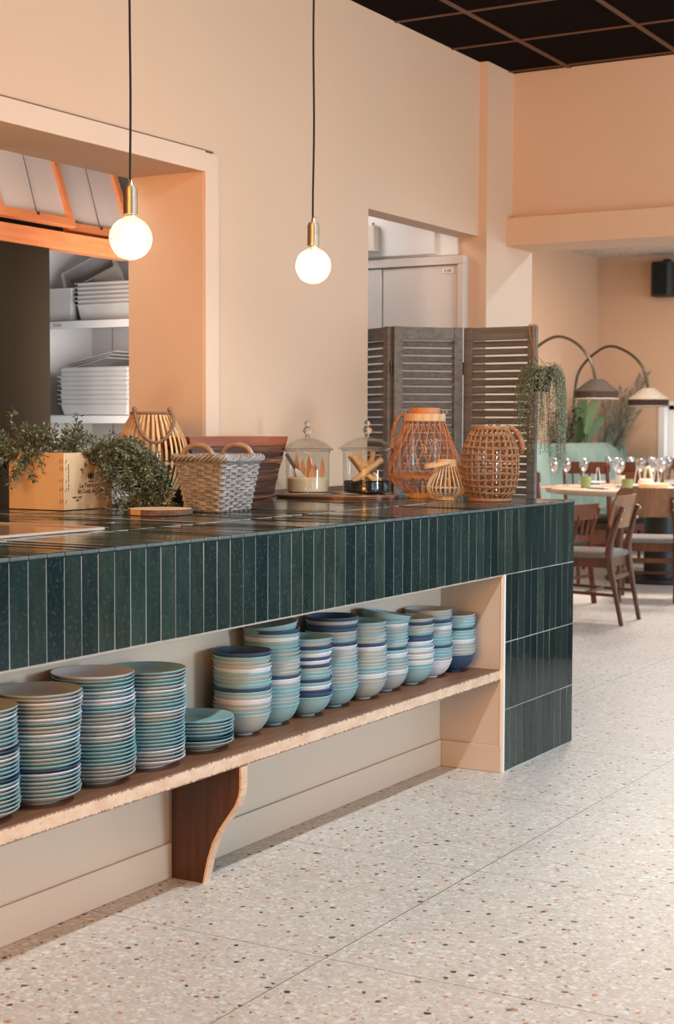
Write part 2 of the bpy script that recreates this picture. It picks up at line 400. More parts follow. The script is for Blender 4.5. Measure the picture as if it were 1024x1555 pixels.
LEAF_DARK = leafmat('dark_leaf', (44, 58, 34), (82, 98, 58))
LEAF_MID = leafmat('broad_leaf', (58, 78, 44), (92, 112, 70))
LEAF_PALM = leafmat('palm_leaf', (64, 68, 52), (104, 108, 86))
STEM = paint('stem', (84, 70, 48), .7, .1, .1, 20)
SAND = paint('sand', (232, 202, 166), .95, .14, .6, 160, bscale=500)
BEANS = paint('black_seed', (26, 22, 22), .3, .3, .3, 60)
DRYLEAF = wood('dried_leaf', (196, 122, 70), (228, 170, 116), 2, .7, (4, 4, 1), .1)
STICK = wood('pale_stick', (206, 156, 102), (232, 192, 142), 2, .6, (4, 4, 4), .1)
INK = paint('ink', (52, 38, 30), .8, .1, 0)
STAPLE = paint('staple', (84, 62, 50), .5, .1, 0, metal=.6)
def emit(name, c, s):
    t = NT(name); e = t.n('ShaderNodeEmission'); t.set(e.inputs[0], (*c, 1)); e.inputs[1].default_value = s
    t.t.links.new(e.outputs[0], t.out.inputs[0]); return t.m
FILAMENT = emit('hot_filament', (1, .86, .66), 60)
def bulb_mat():
    t = NT('bulb_glass'); tr = t.n('ShaderNodeBsdfTransparent'); tl = t.n('ShaderNodeBsdfTranslucent'); gl = t.n('ShaderNodeBsdfGlossy')
    gl.inputs['Roughness'].default_value = .03
    m1 = t.n('ShaderNodeMixShader'); m1.inputs[0].default_value = .055
    t.t.links.new(tr.outputs[0], m1.inputs[1]); t.t.links.new(tl.outputs[0], m1.inputs[2])
    lw = t.n('ShaderNodeLayerWeight'); lw.inputs[0].default_value = .5
    m2 = t.n('ShaderNodeMixShader'); t.set(m2.inputs[0], t.math('MULTIPLY_ADD', t.math('POWER', lw.outputs[1], 4.0), .45, .03))
    t.t.links.new(m1.outputs[0], m2.inputs[1]); t.t.links.new(gl.outputs[0], m2.inputs[2]); t.t.links.new(m2.outputs[0], t.out.inputs[0])
    return t.m
BULB = bulb_mat()
# ================================================================= SETTING
XB0 = -4.55
ZC, ZD = 3.15, 3.08            # main and dining ceiling
XW = -3.51                     # wall behind the counter
XD, YD = -6.1, 16.0            # dining room left and back walls
XR, YF = 4.5, -4.0             # right wall, wall behind the camera
struct(MB().box(-6.6, XR + .2, YF - .2, YD + .2, -.1, 0), 'floor', TERRAZZO)
# dark tile ceiling with its grid of bars
c = struct(MB().box(-6.6, XR + .2, YF - .2, 8.05, ZC, ZC + .1), 'ceiling', CEIL_DARK)
g = MB()
struct(MB().box(XB0 - .20, XB0 - .19, 1.0, 5.86, 2.06, 2.34), 'dark_gap_sheet', BLACK)  # black sheet added to paint the dark gap above the kitchen beam
x = -3.145
while x < XR: g.box(x - .012, x + .012, YF, 7.78, ZC - .006, ZC + .002); x += .6
y = 7.72 - .6 * 19
while y < 7.78: g.box(XW, XR, y - .010, y + .010, ZC - .005, ZC + .003); y += .6
struct(g, 'grid_bar', CEIL_BAR, parent=c)
struct(MB().box(XD - .2, XR + .2, 8.05, YD + .2, ZD, ZD + .1), 'ceiling_dining', CEIL_W)
# left wall: hatch to the kitchen and doorway
wl = MB()
wl.box(-3.87, XW, YF, 4.96, 0, .95)
wl.box(-3.87, XW, YF, 4.96, 2.235, ZC)
wl.box(-3.87, XW, YF, .9, .95, 2.235)
wl.box(-3.87, XW, 4.96, 6.27, 0, ZC)
wl.box(-3.63, XW, 6.27, 7.45, 2.252, ZC)
struct(wl, 'wall_left', PEACH)
# flat board surround of the hatch
tr = MB()
tr.box(XW - .002, XW + .014, .8, 4.962, 2.232, 2.312)
tr.box(XW - .002, XW + .014, 4.962, 5.05, .97, 2.306)
struct(tr, 'trim_1', PEACH_TRIM, bevel=.002)
struct(MB().box(XW - .003, XW + .010, .8, 5.02, 2.311, 2.317), 'shadow_line', paint('shadow_line_paint', (128, 92, 70), .8, .02, 0))  # dark strip painting the shadow line above the hatch board
struct(MB().box(XW, XW + .012, 4.98, 6.27, .965, .99), 'trim_3', paint('dark_upstand', (110, 72, 50), .3, .1, .1))
# back wall above the passage, its pier and beam
struct(MB().box(-5.5, -3.463, 7.45, 8.05, 0, ZC), 'wall_pier', PEACH)
struct(MB().box(-3.463, XR, 7.78, 8.05, 2.36, ZC), 'wall_back', PEACH)
bm_ = MB().box(-3.463, XR, 7.70, 8.05, 2.225, 2.372)
for x in (-2.62, -2.49, -3.1): bm_.add(*(lambda b: (b.v, b.f))(MB().cyl((x, 7.735, 2.372), .008, .012, 8)))
struct(bm_, 'trim_4', PEACH)
struct(MB().box(-5.5, XD + .0, 7.95, 8.05, 0, ZD), 'wall_passage', PEACH)
# alcove behind the doorway: pale panels, door and lamp box
al = MB().box(-5.4, -3.624, 7.43, 7.449, 2.16, ZC)
al.box(-5.4, -3.745, 7.405, 7.431, 2.17, ZC)
struct(al, 'trim_5', WHITE, bevel=.002)
struct(MB().box(-5.6, -5.4, 6.2, 7.45, 0, ZC), 'wall_alcove', WHITE)
d = struct(MB().box(-4.06, -3.615, 7.418, 7.44, 0.0, 2.105), 'door_1', DOORW, bevel=.002)
fr = MB()
fr.box(-5.3, -3.569, 7.40, 7.452, 2.11, 2.155); fr.box(-3.607, -3.569, 7.40, 7.452, 0, 2.11)
struct(fr, 'door_frame', DOORW, parent=d, bevel=.003)
struct(MB().box(-5.3, -4.066, 7.412, 7.44, 0, 2.105), 'side_panel', DOORW, parent=d, bevel=.002)
pl = struct(MB().box(-3.70, -3.632, 7.410, 7.418, 2.065, 2.09), 'sign_plate', WHITE, parent=d, bevel=.001)
tx = MB(); text_into(tx, '0.380', .02, TRS(-3.666, 7.4095, 2.071) @ Matrix.Rotation(R(90), 4, 'X'))
struct(tx, 'sign_lettering', INK, parent=d)
# dining room walls
struct(MB().box(XD - .2, XD, 8.05, YD + .2, 0, ZD), 'wall_dining_left', PEACH)
wb = MB()
WX0, WX1, WZ0, WZ1 = -5.41, -3.6, .86, 1.53
wb.box(XD, WX0, YD, YD + .25, 0, ZD); wb.box(WX0, WX1, YD, YD + .25, WZ1, ZD); wb.box(WX0, WX1, YD, YD + .25, 0, WZ0)
wb.box(WX1, -2.6, YD, YD + .25, 0, ZD); wb.box(-2.6, -.8, YD, YD + .25, WZ1, ZD); wb.box(-2.6, -.8, YD, YD + .25, 0, WZ0)
wb.box(-.8, XR, YD, YD + .25, 0, ZD)
struct(wb, 'wall_dining_back', PEACH)
def window(name, x0, x1, z0, z1, y):
    f = MB()
    f.box(x0, x0 + .07, y - .02, y + .25, z0, z1); f.box(x1 - .07, x1, y - .02, y + .25, z0, z1)
    f.box(x0, x1, y - .02, y + .25, z1 - .03, z1 + .01); f.box(x0, x1, y - .03, y + .25, z0 - .03, z0 + .02)
    o = struct(f, name, WHITE, bevel=.004)
    s = MB(); k = (x0 + x1) / 2
    for a, b in ((x0 + .07, k), (k, x1 - .07)):
        s.box(a, a + .06, y + .12, y + .17, z0, z1); s.box(b - .06, b, y + .12, y + .17, z0, z1)
        s.box(a, b, y + .12, y + .17, z1 - .08, z1 - .03); s.box(a, b, y + .12, y + .17, z0, z0 + .07)
    struct(s, 'window_sash', WHITE, parent=o, bevel=.003)
    struct(MB().box(x0 + .08, x1 - .08, y + .142, y + .147, z0 + .02, z1 - .03), 'window_pane', PANE, parent=o)
window('window_1', WX0, WX1, WZ0, WZ1, YD); window('window_2', -2.6, -.8, WZ0, WZ1, YD)
# right wall with daylight windows, wall behind the camera
wr = MB(); wins = [(-.4, 1.6), (2.6, 4.6), (5.3, 7.3), (9.2, 11.2), (12.0, 14.0)]
wr.box(XR, XR + .2, YF, YD + .2, 0, .8); wr.box(XR, XR + .2, YF, YD + .2, 2.7, 3.2)
yy = YF
for a, b in wins: wr.box(XR, XR + .2, yy, a, .8, 2.7); yy = b
wr.box(XR, XR + .2, yy, YD + .2, .8, 2.7)
struct(wr, 'wall_right', ROOM_DARK)
struct(MB().box(-1.5, XR, 7.84, 8.0, 0, .95), 'added_dark_block', DARK_BLOCK)  # unseen low block, added so the counter tiles reflect something dark
for k, (a, b) in enumerate(wins):
    f = MB()
    for q in (a, (a + b) / 2 - .03, b - .06): f.box(XR + .05, XR + .11, q, q + .06, .8, 2.7)
    f.box(XR + .05, XR + .11, a, b, .8, .86); f.box(XR + .05, XR + .11, a, b, 2.64, 2.7)
    struct(f, 'window_%d' % (k + 3), WHITE)
struct(MB().box(-6.6, XR + .2, YF - .2, YF, 0, ZC), 'wall_front', PEACH)
# kitchen seen through the hatch
struct(MB().box(-6.6, -6.4, YF, 7.45, 0, ZC), 'wall_kitchen', WHITE)
struct(MB().box(-6.4, -3.87, 6.62, 6.75, 0, ZC), 'wall_kitchen_back', WHITE)
XB = -4.55
struct(MB().box(XB - .08, XB - .01, 1.0, 5.285, 0, 2.03), 'wall_kitchen_partition', DARKPANEL)
struct(MB().box(XB - .07, XB + .01, 1.0, 5.86, 2.03, 2.108), 'trim_6', PINE, bevel=.002)

# ================================================================= COUNTER
CX, Y0, Y1, YS, H, T_ = -2.30, 1.55, 5.795, 5.132, .968, .2465
XBK = -2.56
ct = thing('bar_counter', 'long bar counter faced with upright dark green glazed tiles', 'counter', (-2.9, 3.7, 0))
core = MB()
core.box(XW, XBK, Y0, Y1, 0, H - .012)                 # behind the niche
core.box(XBK, CX - .0014, Y0, Y1 - .004, H - T_, H - .012)     # band over the niche
core.box(XBK, CX - .0014, YS, Y1 - .004, 0, H - T_)          # end block
core.box(-3.86, XW, .95, 4.955, .951, H - .012)        # sill in the hatch
core.build('body', GROUT, ct)
nb = MB().box(XBK - .001, XBK + .004, Y0, YS, 0, H - T_)
nb.build('back_panel', NICHE_WHITE, ct)
sp = MB().box(XBK, CX - .003, YS - .006, YS + .001, 0, H - T_)
sp.build('side_panel', PEACH_DEEP, ct)
MB().box(CX - .012, CX + .003, YS - .010, YS + .002, 0, H - T_).build('corner_strip', WHITE, ct, bevel=.001)
MB().box(XBK, CX - .012, Y0, YS, H - T_ - .006, H - T_ + .002).build('niche_ceiling', PEACH_DEEP, ct)
bb = MB().box(XBK + .004, XBK + .014, Y0, YS - .007, 0, .098)
MB().box(XBK + .014, CX - .004, YS - .016, YS - .006, 0, .098).build('side_baseboard', PEACH_DEEP, ct, bevel=.003)
bb.build('baseboard', NICHE_WHITE, ct, bevel=.003)
P_ = .0605
def tiles_front():
    mb = MB(); rnd = random.Random(3)
    def row(ya, yb, z0, z1):
        n0 = math.ceil((ya - 5.796) / P_ - 1e-6); ys = [ya] + [5.796 + P_ * k for k in range(n0, 1) if 5.796 + P_ * k > ya + .004]
        ys = [q for q in ys if q < yb - .004] + [yb]
        for a, b in zip(ys, ys[1:]):
            d0 = rnd.uniform(-.0003, .0003)
            e0, e1 = rnd.uniform(-.0005, .0005), rnd.uniform(-.0002, .0002); q = []
            for zz, ez in ((z0 + .0011, -e0), (z1 - .0011, e0)):
                for yy, ey in ((a + .0011, -e1), (b - .0011, e1)): q += [(CX - .008, yy, zz), (CX + d0 + ez + ey, yy, zz)]
            mb.add(q, [(0, 2, 3, 1), (4, 5, 7, 6), (0, 1, 5, 4), (1, 3, 7, 5), (3, 2, 6, 7), (2, 0, 4, 6)])
    row(Y0, Y1 - .001, H - T_, H - .009)
    for k in (1, 2): row(YS + .003, Y1 - .001, H - T_ * (k + 1), H - T_ * k)
    row(YS + .003, Y1 - .001, 0.002, H - T_ * 3)
    return mb
tf = tiles_front().build('front_tiles', TILE, ct, bevel=.0015, seg=1)
def tiles_top():
    mb = MB(); rnd = random.Random(5)
    xs = [CX + .001, -2.64, -2.89, -3.14, -3.39, XW + .001]
    n = int((Y1 - Y0) / P_)
    for i in range(n):
        b = 5.796 - P_ * i; a = b - P_
        for x1, x0 in zip(xs, xs[1:]):
            m = H + rnd.uniform(-.0002, .0002); ti = rnd.uniform(-.0008, .0008); tj = rnd.uniform(-.0006, .0006)
            q = [(x0 + .0008, a + .0006), (x1 - .0008, a + .0006), (x1 - .0008, b - .0006), (x0 + .0008, b - .0006)]
            mb.add([(u, w_, H - .013) for u, w_ in q] + [(u, w_, m + (ti if w_ > a + .01 else -ti) + (tj if u > x0 + .1 else -tj)) for u, w_ in q],
                   [(3, 2, 1, 0), (4, 5, 6, 7), (0, 1, 5, 4), (1, 2, 6, 5), (2, 3, 7, 6), (3, 0, 4, 7)])
        if b < 4.955: mb.box(-3.86, XW - .001, a + .0006, b - .0006, H - .013, H)
    return mb
tt = tiles_top().build('worktop_tiles', TILE_TOP, ct)
MB().box(-3.2, CX - .0015, Y1 - .004, Y1, 0, H - .012).build('end_tiles', TILE, ct)
te = MB()
yk = 5.796
while yk > Y0:
    te.box(CX - .0005, CX + .0022, yk - P_ + .0012, yk - .0012, H - .0095, H - .0012); yk -= P_
tee = te.build('tile_edge', TILE_EDGE, ct, bevel=.0015)
gj = MB().box(XW, -2.642, 3.776, 3.7795, H - .001, H + .0008).box(-2.643, -2.6395, Y0, Y1, H - .001, H + .0006)
gj.build('grout_joint', GROUT, ct)
# warming plate let into the top
wp = thing('warming_plate', 'flat copper-coloured warming plate let into the left end of the counter top', 'warming plate', (-3.0, 2.9, H))
MB().box(-3.24, -2.70, 2.2, 3.35, H - .002, H + .004).build('plate', paint('coppery_glass', (188, 140, 110), .12, .03, .02, 3, metal=.4), wp, bevel=.002)
rim = MB().box(-2.712, -2.694, 2.2, 3.36, H, H + .0075).box(-3.25, -2.694, 3.342, 3.36, H, H + .0075)
rim.build('rim', paint('pale_steel_rim', (196, 168, 148), .4, .02, 0, 3, metal=.3), wp, bevel=.002)

# shelf in the niche
sh = thing('wooden_shelf', 'long walnut shelf with pale raw edge under the counter, holding the crockery', 'shelf', (-2.44, 3.4, .34))
ZS = .376
MB().box(XBK + .004, CX - .018, Y0, YS - .007, ZS - .036, ZS).build('board', WALNUT, sh, bevel=.001)
eb = MB().box(CX - .018, CX - .011, Y0, YS - .004, ZS - .037, ZS + .0005)
eb.build('edge_band', SHELF_EDGE, sh, bevel=.001)
prof = [(XBK + .015, ZS - .036), (-2.318, ZS - .036), (-2.318, .275), (-2.322, .255), (-2.334, .228), (-2.358, .195), (-2.385, .158), (-2.407, .118), (-2.424, .07), (-2.440, 0), (XBK + .015, 0)]
br = MB().prism([(x, 3.445, z) for x, z in prof], (0, .026, 0)).build('bracket', BRACKET_W, sh)
edge = MB(); pr2 = prof[1:-1]
for (xa, za), (xb, zb) in zip(pr2, pr2[1:]):
    dx, dz = xb - xa, zb - za; l = math.hypot(dx, dz); nx, nz = -dz / l * .006, dx / l * .006
    if nx < 0: nx, nz = -nx, -nz
    edge.prism([(xa, 3.443, za), (xb, 3.443, zb), (xb + nx, 3.443, zb + nz), (xa + nx, 3.443, za + nz)], (0, .030, 0))
edge.build('bracket_edge', SHELF_EDGE, br)
# ================================================================= CROCKERY
def plate_mesh():
    return [(.0, .004), (.048, .004), (.050, .0), (.055, .0), (.057, .0045), (.075, .0080), (.091, .0158), (.0995, .0212), (.1022, .0230), (.1030, .0246), (.1018, .0256), (.0985, .0246), (.088, .0178), (.072, .0115), (.055, .0092), (.0, .0088)]
def bowl_mesh():
    return [(.0, .003), (.025, .003), (.026, .0), (.030, .0), (.031, .005), (.045, .0095), (.058, .0180), (.069, .0305), (.0765, .0455), (.0810, .0590), (.0818, .0612), (.0832, .0622), (.0836, .0640), (.0828, .0652), (.0808, .0646),
            (.0780, .0570), (.0730, .0440), (.0655, .0320), (.055, .0210), (.042, .0130), (.028, .0095), (.0, .0085)]
proto = {}
ORD = ['first', 'second', 'third', 'fourth', 'fifth', 'sixth', 'seventh', 'eighth', 'ninth', 'tenth', 'eleventh', 'twelfth', 'thirteenth', 'fourteenth',
       'fifteenth', 'sixteenth', 'seventeenth', 'eighteenth', 'nineteenth', 'twentieth', 'twenty-first', 'twenty-second', 'twenty-third', 'twenty-fourth',
       'twenty-fifth', 'twenty-sixth', 'twenty-seventh', 'twenty-eighth', 'twenty-ninth']
CN = {'g': 'grey', 'w': 'white', 't': 'teal', 'n': 'navy'}
CD = {'g': 'pale grey', 'w': 'white', 't': 'pale teal', 'n': 'navy blue'}
def crock(kind, c):
    key = (kind, c)
    if key in proto: o = proto[key].copy()
    else:
        o = MB().lathe(plate_mesh() if kind == 'plate' else bowl_mesh(), n=56).build(kind, CER[CN[c]], smooth=50); proto[key] = o; return o
    COL.objects.link(o); return o
def stack(kind, cols, x, y, pitch, desc, group, seed, wob=.002, tilt_top=None):
    rnd = random.Random(seed); n = len(cols)
    dx = dy = 0.0
    for k, c in enumerate(reversed(cols)):            # bottom first
        i = n - 1 - k
        o = crock(kind, c)
        dx = dx * .8 + rnd.uniform(-wob, wob); dy = dy * .8 + rnd.uniform(-wob, wob)
        if k == 0: dx = dy = 0
        rx, ry = rnd.uniform(-.0025, .0025), rnd.uniform(-.0025, .0025)
        z = ZS + .0006 + k * pitch
        if k == 0: rx = ry = 0
        if tilt_top and i == 0: rx, ry = tilt_top[0]; z += tilt_top[1]
        o.matrix_basis = TRS(x + dx, y + dy, z, rnd.uniform(0, 6), 0, 0)
        o.matrix_basis = Matrix.Translation((x + dx, y + dy, z)) @ Matrix.Rotation(rx, 4, 'X') @ Matrix.Rotation(ry, 4, 'Y')
        if n - 1 == i: pos = 'lowest'
        elif i == 0: pos = 'topmost'
        else: pos = ORD[i] + ' from the top'
        tag(o, '%s %s, %s %s' % (CD[c], kind, pos, desc), kind, group)
PL = [
 ('ggwtgtgttgngwgtttntwgtgtgg', -2.432, 2.550, 'of the plate stack cut by the left edge'),
 ('ggwgggwtggwtwtgtgttnwtgtgtg', -2.428, 2.757, 'of the second plate stack from the left'),
 ('wtttwtwwttgggwggwgttttttgggg', -2.4445, 2.987, 'of the third plate stack from the left'),
 ('tgttgwtgtttwggttttttttwggw', -2.4445, 3.197, 'of the tall plate stack nearest the bowls'),
 ('ttgttntg', -2.455, 3.436, 'in the short pile of plates'),
]
for k, (c, x, y, d) in enumerate(PL):
    stack('plate', c, x, y, .0091, d, 'plates stacked on the shelf', 20 + k, .0022)
BW = [
 ('ntggwtgttntgwggtg', 3.661, 'of the bowl stack beside the short plate pile', None),
 ('tntwtttgtggggnwgtttgtt', 3.832, 'of the second bowl stack from the plates', ((R(5), R(-4)), .004)),
 ('tgntwnwngttntwnnt', 4.005, 'of the third bowl stack from the plates', None),
 ('ngnnggtnwgggttgggggtt', 4.183, 'of the fourth bowl stack from the plates', None),
 ('tggtggnwgggggttwgg', 4.353, 'of the fifth bowl stack from the plates', None),
 ('ttwgtgttgntwgtggwg', 4.521, 'of the sixth bowl stack from the plates', ((R(-8), R(6)), .010)),
 ('gnggtnnwtwgwgwtt', 4.687, 'of the third-last bowl stack by the side panel', None),
 ('gggntwggtttntttgw', 4.854, 'of the second-last bowl stack by the side panel', None),
 ('gtttntttwggggn', 5.022, 'of the last bowl stack by the side panel', None),
]
for k, (c, y, d, tt_) in enumerate(BW):
    stack('bowl', c, -2.461 + .005 * (-1) ** k, y, .0110, d, 'bowls stacked on the shelf', 50 + k, .0016, tt_)
# ================================================================= ON THE COUNTER
# --- wine crate with lettering
CRX0, CRX1, CRY0, CRY1, CRH = -3.655, -3.412, 4.02, 4.275, .194
cr = thing('wooden_crate', 'small pale wooden wine crate with dark printed lettering, plants spilling out', 'crate', (-3.53, 4.15, H))
def wall_board(mb, x0, x1, y0, y1, z0=H + .001, z1=H + CRH): mb.box(x0, x1, y0, y1, z0, z1)
MB().box(CRX0, CRX1, CRY0, CRY0 + .010, H + .002, H + CRH).build('front_board', CRATE, cr, bevel=.001)
MB().box(CRX1 - .010, CRX1, CRY0 + .0105, CRY1 - .0105, H + .002, H + CRH).build('printed_board', CRATE, cr, bevel=.001)
MB().box(CRX0, CRX0 + .010, CRY0 + .0105, CRY1 - .0105, H + .002, H + CRH).build('back_board', CRATE, cr, bevel=.001)
MB().box(CRX0, CRX1, CRY1 - .010, CRY1, H + .002, H + CRH).build('end_board', CRATE, cr, bevel=.001)
MB().box(CRX0 + .01, CRX1 - .01, CRY0 + .01, CRY1 - .01, H + .0012, H + .010).build('base_board', CRATE, cr)
def on_face(y, z, rot=0):   # matrix: text lying on the +X face of the crate
    return Matrix.Translation((CRX1 + .0006, CRY0 + y, H + z)) @ Matrix.Rotation(R(90), 4, 'Z') @ Matrix.Rotation(R(90), 4, 'X') @ Matrix.Rotation(rot, 4, 'Z')
tx = MB()
for ch, yy, zz, rr in (('B', .100, .128, .75), ('A', .116, .145, .5), ('Y', .136, .153, .22), ('O', .158, .155, -.05), ('N', .180, .149, -.4)): text_into(tx, ch, .026, on_face(yy, zz, rr))
tx.build('arched_lettering', INK, cr)
tx = MB(); text_into(tx, 'La Terre et', .021, on_face(.130, .076)); text_into(tx, 'le Go\u00fbt du Sud', .021, on_face(.138, .056)); tx.build('script_lettering', INK, cr)
tx = MB(); text_into(tx, 'SAINT-LARY', .0095, on_face(.068, .040)); text_into(tx, '1982', .0095, on_face(.068, .030)); tx.build('small_lettering', INK, cr)
tx = MB(); text_into(tx, 'MIS EN CAISSE DE BOIS', .008, on_face(.026, .110, R(90)), 1.1); tx.build('side_lettering', INK, cr)
# little printed crest: shield, crown points and two supporters
tx = MB()
def plq(pts): tx.add([on_face(.140, .110) @ Vector((a, b, .0003)) for a, b in pts], [tuple(range(len(pts)))])
plq([(-.008, .012), (.008, .012), (.008, 0), (0, -.010), (-.008, 0)])
for s in (-1, 1):
    plq([(s * .010, .010), (s * .015, .016), (s * .017, .004), (s * .013, -.008), (s * .010, -.004)])
for a in (-.006, 0, .006): plq([(a - .0025, .014), (a + .0025, .014), (a, .021)])
plq([(-.014, -.013), (.014, -.013), (.012, -.016), (-.012, -.016)])
tx.build('printed_crest', INK, cr)
stp = MB(); rnd = random.Random(4)
for z in (.165, .14, .098, .07, .03):
    a = rnd.uniform(-.4, .4)
    stp.tube([on_face(.010 - .003 * cos(a), z - .006) @ Vector((0, 0, .0004)), on_face(.010 + .003, z + .006) @ Vector((0, 0, .0004))], .0009, 4)
    for q in (.006, .016):
        stp.tube([(CRX1 - q - .002, CRY0 - .0005, H + z + rnd.uniform(-.008, 0)), (CRX1 - q + .003, CRY0 - .0005, H + z + .008)], .0009, 4)
stp.build('staples', STAPLE, cr)

# --- foliage helper: many small leaves along drooping stems
def leaf(mb, p, d, up_, L, W, fold=.25):
    d = d.normalized(); s = d.cross(up_)
    if s.length < 1e-4: s = d.cross(Vector((1, 0, 0)))
    s.normalize(); nrm = s.cross(d)
    mb.add([p, p + d * L * .5 + s * W * .5 - nrm * L * .06, p + d * L, p + d * L * .5 - s * W * .5 - nrm * L * .06, p + d * L * .45 + nrm * W * fold * .3],
           [(0, 1, 4), (1, 2, 4), (2, 3, 4), (3, 0, 4)])
def stem_path(rnd, p, d, L, droop, n=10, jit=.12):
    pts = [Vector(p)]; d = Vector(d).normalized()
    for i in range(n):
        d = (d + Vector((rnd.gauss(0, jit), rnd.gauss(0, jit), rnd.gauss(0, jit * .6) - droop)))
        d.normalize(); pts.append(pts[-1] + d * L / n)
    return pts
def trailing(mbL, mbS, rnd, p, d, L, droop, leafL, leafW, dens, zmin=None, side=.35, jit=.12, box=None):
    pts = stem_path(rnd, p, d, L, droop, max(6, int(L / .03)), jit)
    if zmin is not None:
        for q in pts:
            if q.z < zmin + .004: q.z = zmin + .004 + rnd.uniform(0, .012)
    if box is not None:
        x0, x1, y0, y1, zt = box
        for q in pts:
            if x0 < q.x < x1 and y0 < q.y < y1 and q.z < zt:
                k = min((q.x - x0, 0), (x1 - q.x, 1), (q.y - y0, 2), (y1 - q.y, 3))
                if k[1] == 0: q.x = x0 - .008
                if k[1] == 1: q.x = x1 + .008
                if k[1] == 2: q.y = y0 - .008
                if k[1] == 3: q.y = y1 + .008
    mbS.tube(pts, .0011, 4)
    n = int(L * dens)
    for i in range(n):
        t = rnd.random() * (len(pts) - 1.001); k = int(t); f = t - k
        q = pts[k].lerp(pts[k + 1], f); dd = (pts[k + 1] - pts[k]).normalized()
        o = Vector((rnd.gauss(0, 1), rnd.gauss(0, 1), rnd.gauss(0, 1))); o = (o - dd * o.dot(dd)).normalized()
        q2 = q + o * rnd.uniform(0, leafL * side)
        if zmin is not None and q2.z < zmin + .002: q2.z = zmin + .002
        e = (dd * .7 + o).normalized()
        if zmin is not None and q2.z + e.z * leafL < zmin: e.z = abs(e.z) * .3
        leaf(mbL, q2, e, Vector((rnd.gauss(0, .6), rnd.gauss(0, .6), 1)), leafL * rnd.uniform(.6, 1.15), leafW * rnd.uniform(.7, 1.1))
def crate_plant(label, cx, cy, seeds, spec):
    t = thing('trailing_plant', label, 'plant', (cx, cy, H + .02), 0, None)
    rnd = random.Random(seeds); L = MB(); Sm = MB()
    for (n, px, py, dx, dy, dz, sp, l0, l1, dr) in spec:
        for _ in range(n):
            d = (dx + rnd.gauss(0, sp), dy + rnd.gauss(0, sp), dz + rnd.gauss(0, sp * .6))
            trailing(L, Sm, rnd, (px + rnd.uniform(-.03, .03), py + rnd.uniform(-.03, .03), H + CRH - .012 + rnd.uniform(0, .01)), d, rnd.uniform(l0, l1), dr, .017, .0095, 330, H, .7, .14,
                     (CRX0 - .002, CRX1 + .002, CRY0 - .002, CRY1 + .002, H + CRH))
    MB().cyl((cx, cy, H + .0105), .045, .11, 20, .06).build('pot', BLACK, t, smooth=40)
    L.build('foliage', LEAF_GREY, t); Sm.build('stems', STEM, t)
    return t
crate_plant('bushy grey-green trailing plant spilling from the left side of the wooden crate', -3.60, 4.085, 11, [
    (26, -3.63, 4.06, -.9, -.35, .55, .35, .16, .30, .16),
    (20, -3.64, 4.05, -.8, -.7, .25, .3, .2, .36, .2),
    (12, -3.57, 4.06, -.1, -.2, .9, .4, .07, .13, .04),
    (7, -3.56, 4.04, .1, -.6, .25, .25, .10, .15, .32)])
crate_plant('bushy grey-green trailing plant hanging over the printed side of the crate', -3.48, 4.20, 12, [
    (40, -3.45, 4.22, .7, .75, .45, .4, .2, .38, .18),
    (44, -3.43, 4.20, .9, .25, .35, .35, .22, .42, .24),
    (20, -3.50, 4.14, .1, .1, .9, .45, .08, .15, .05),
    (12, -3.50, 4.10, .1, -.1, .8, .5, .07, .12, .05),
    (10, -3.43, 4.16, .7, .1, .3, .25, .12, .20, .3)])

# --- slice of a log
sl = thing('log_slice', 'round slice of a log with bark rim lying in front of the basket', 'serving board', (-3.02, 4.03, H + .0012), R(72))
def blob(r, n, seed, am):
    rnd = random.Random(seed); ph = [rnd.uniform(0, 6) for _ in range(5)]
    return [(r * (1 + am * sum(sin((k + 2) * 2 * pi * i / n + ph[k]) / (k + 1) for k in range(5)))) for i in range(n)]
n = 72; rr = blob(.100, n, 3, .012); pts = []
for i in range(n):
    a = 2 * pi * i / n; x, y = rr[i] * cos(a) * 1.04, rr[i] * sin(a)
    if x < -.099: x = -.099
    pts.append((x, y))
MB().prism([(x * .985, y * .985, 0.0) for x, y in pts], (0, 0, .0190)).build('wood_disc', SLICE, sl, bevel=.001, local=True)
bk = MB(); keep = [p for p in pts]
for i in range(n):
    j = (i + 1) % n
    if keep[i][0] <= -.0989 and keep[j][0] <= -.0989: continue
    (xa, ya), (xb, yb) = keep[i], keep[j]
    bk.prism([(xa * .983, ya * .983, .0005), (xb * .983, yb * .983, .0005), (xb * 1.01, yb * 1.01, .0015), (xa * 1.01, ya * 1.01, .0015)], (0, 0, .0170))
bk.build('bark', BARK, sl, local=True)

# --- splint lantern with rope handle
def rprof(tab, z):
    for (z0, r0), (z1, r1) in zip(tab, tab[1:]):
        if z <= z1:
            f = (z - z0) / (z1 - z0); return r0 + (r1 - r0) * f
    return tab[-1][1]
def smoothtab(tab, n=24):
    zs = [tab[0][0] + (tab[-1][0] - tab[0][0]) * i / n for i in range(n + 1)]
    out = []
    for i, z in enumerate(zs):   # Catmull-Rom on the table
        k = 0
        while k < len(tab) - 2 and z > tab[k + 1][0]: k += 1
        p0 = tab[max(k - 1, 0)][1]; p1 = tab[k][1]; p2 = tab[k + 1][1]; p3 = tab[min(k + 2, len(tab) - 1)][1]
        t = (z - tab[k][0]) / (tab[k + 1][0] - tab[k][0])
        out.append((z, .5 * (2 * p1 + (p2 - p0) * t + (2 * p0 - 5 * p1 + 4 * p2 - p3) * t * t + (3 * p1 - p0 - 3 * p2 + p3) * t ** 3)))
    return out
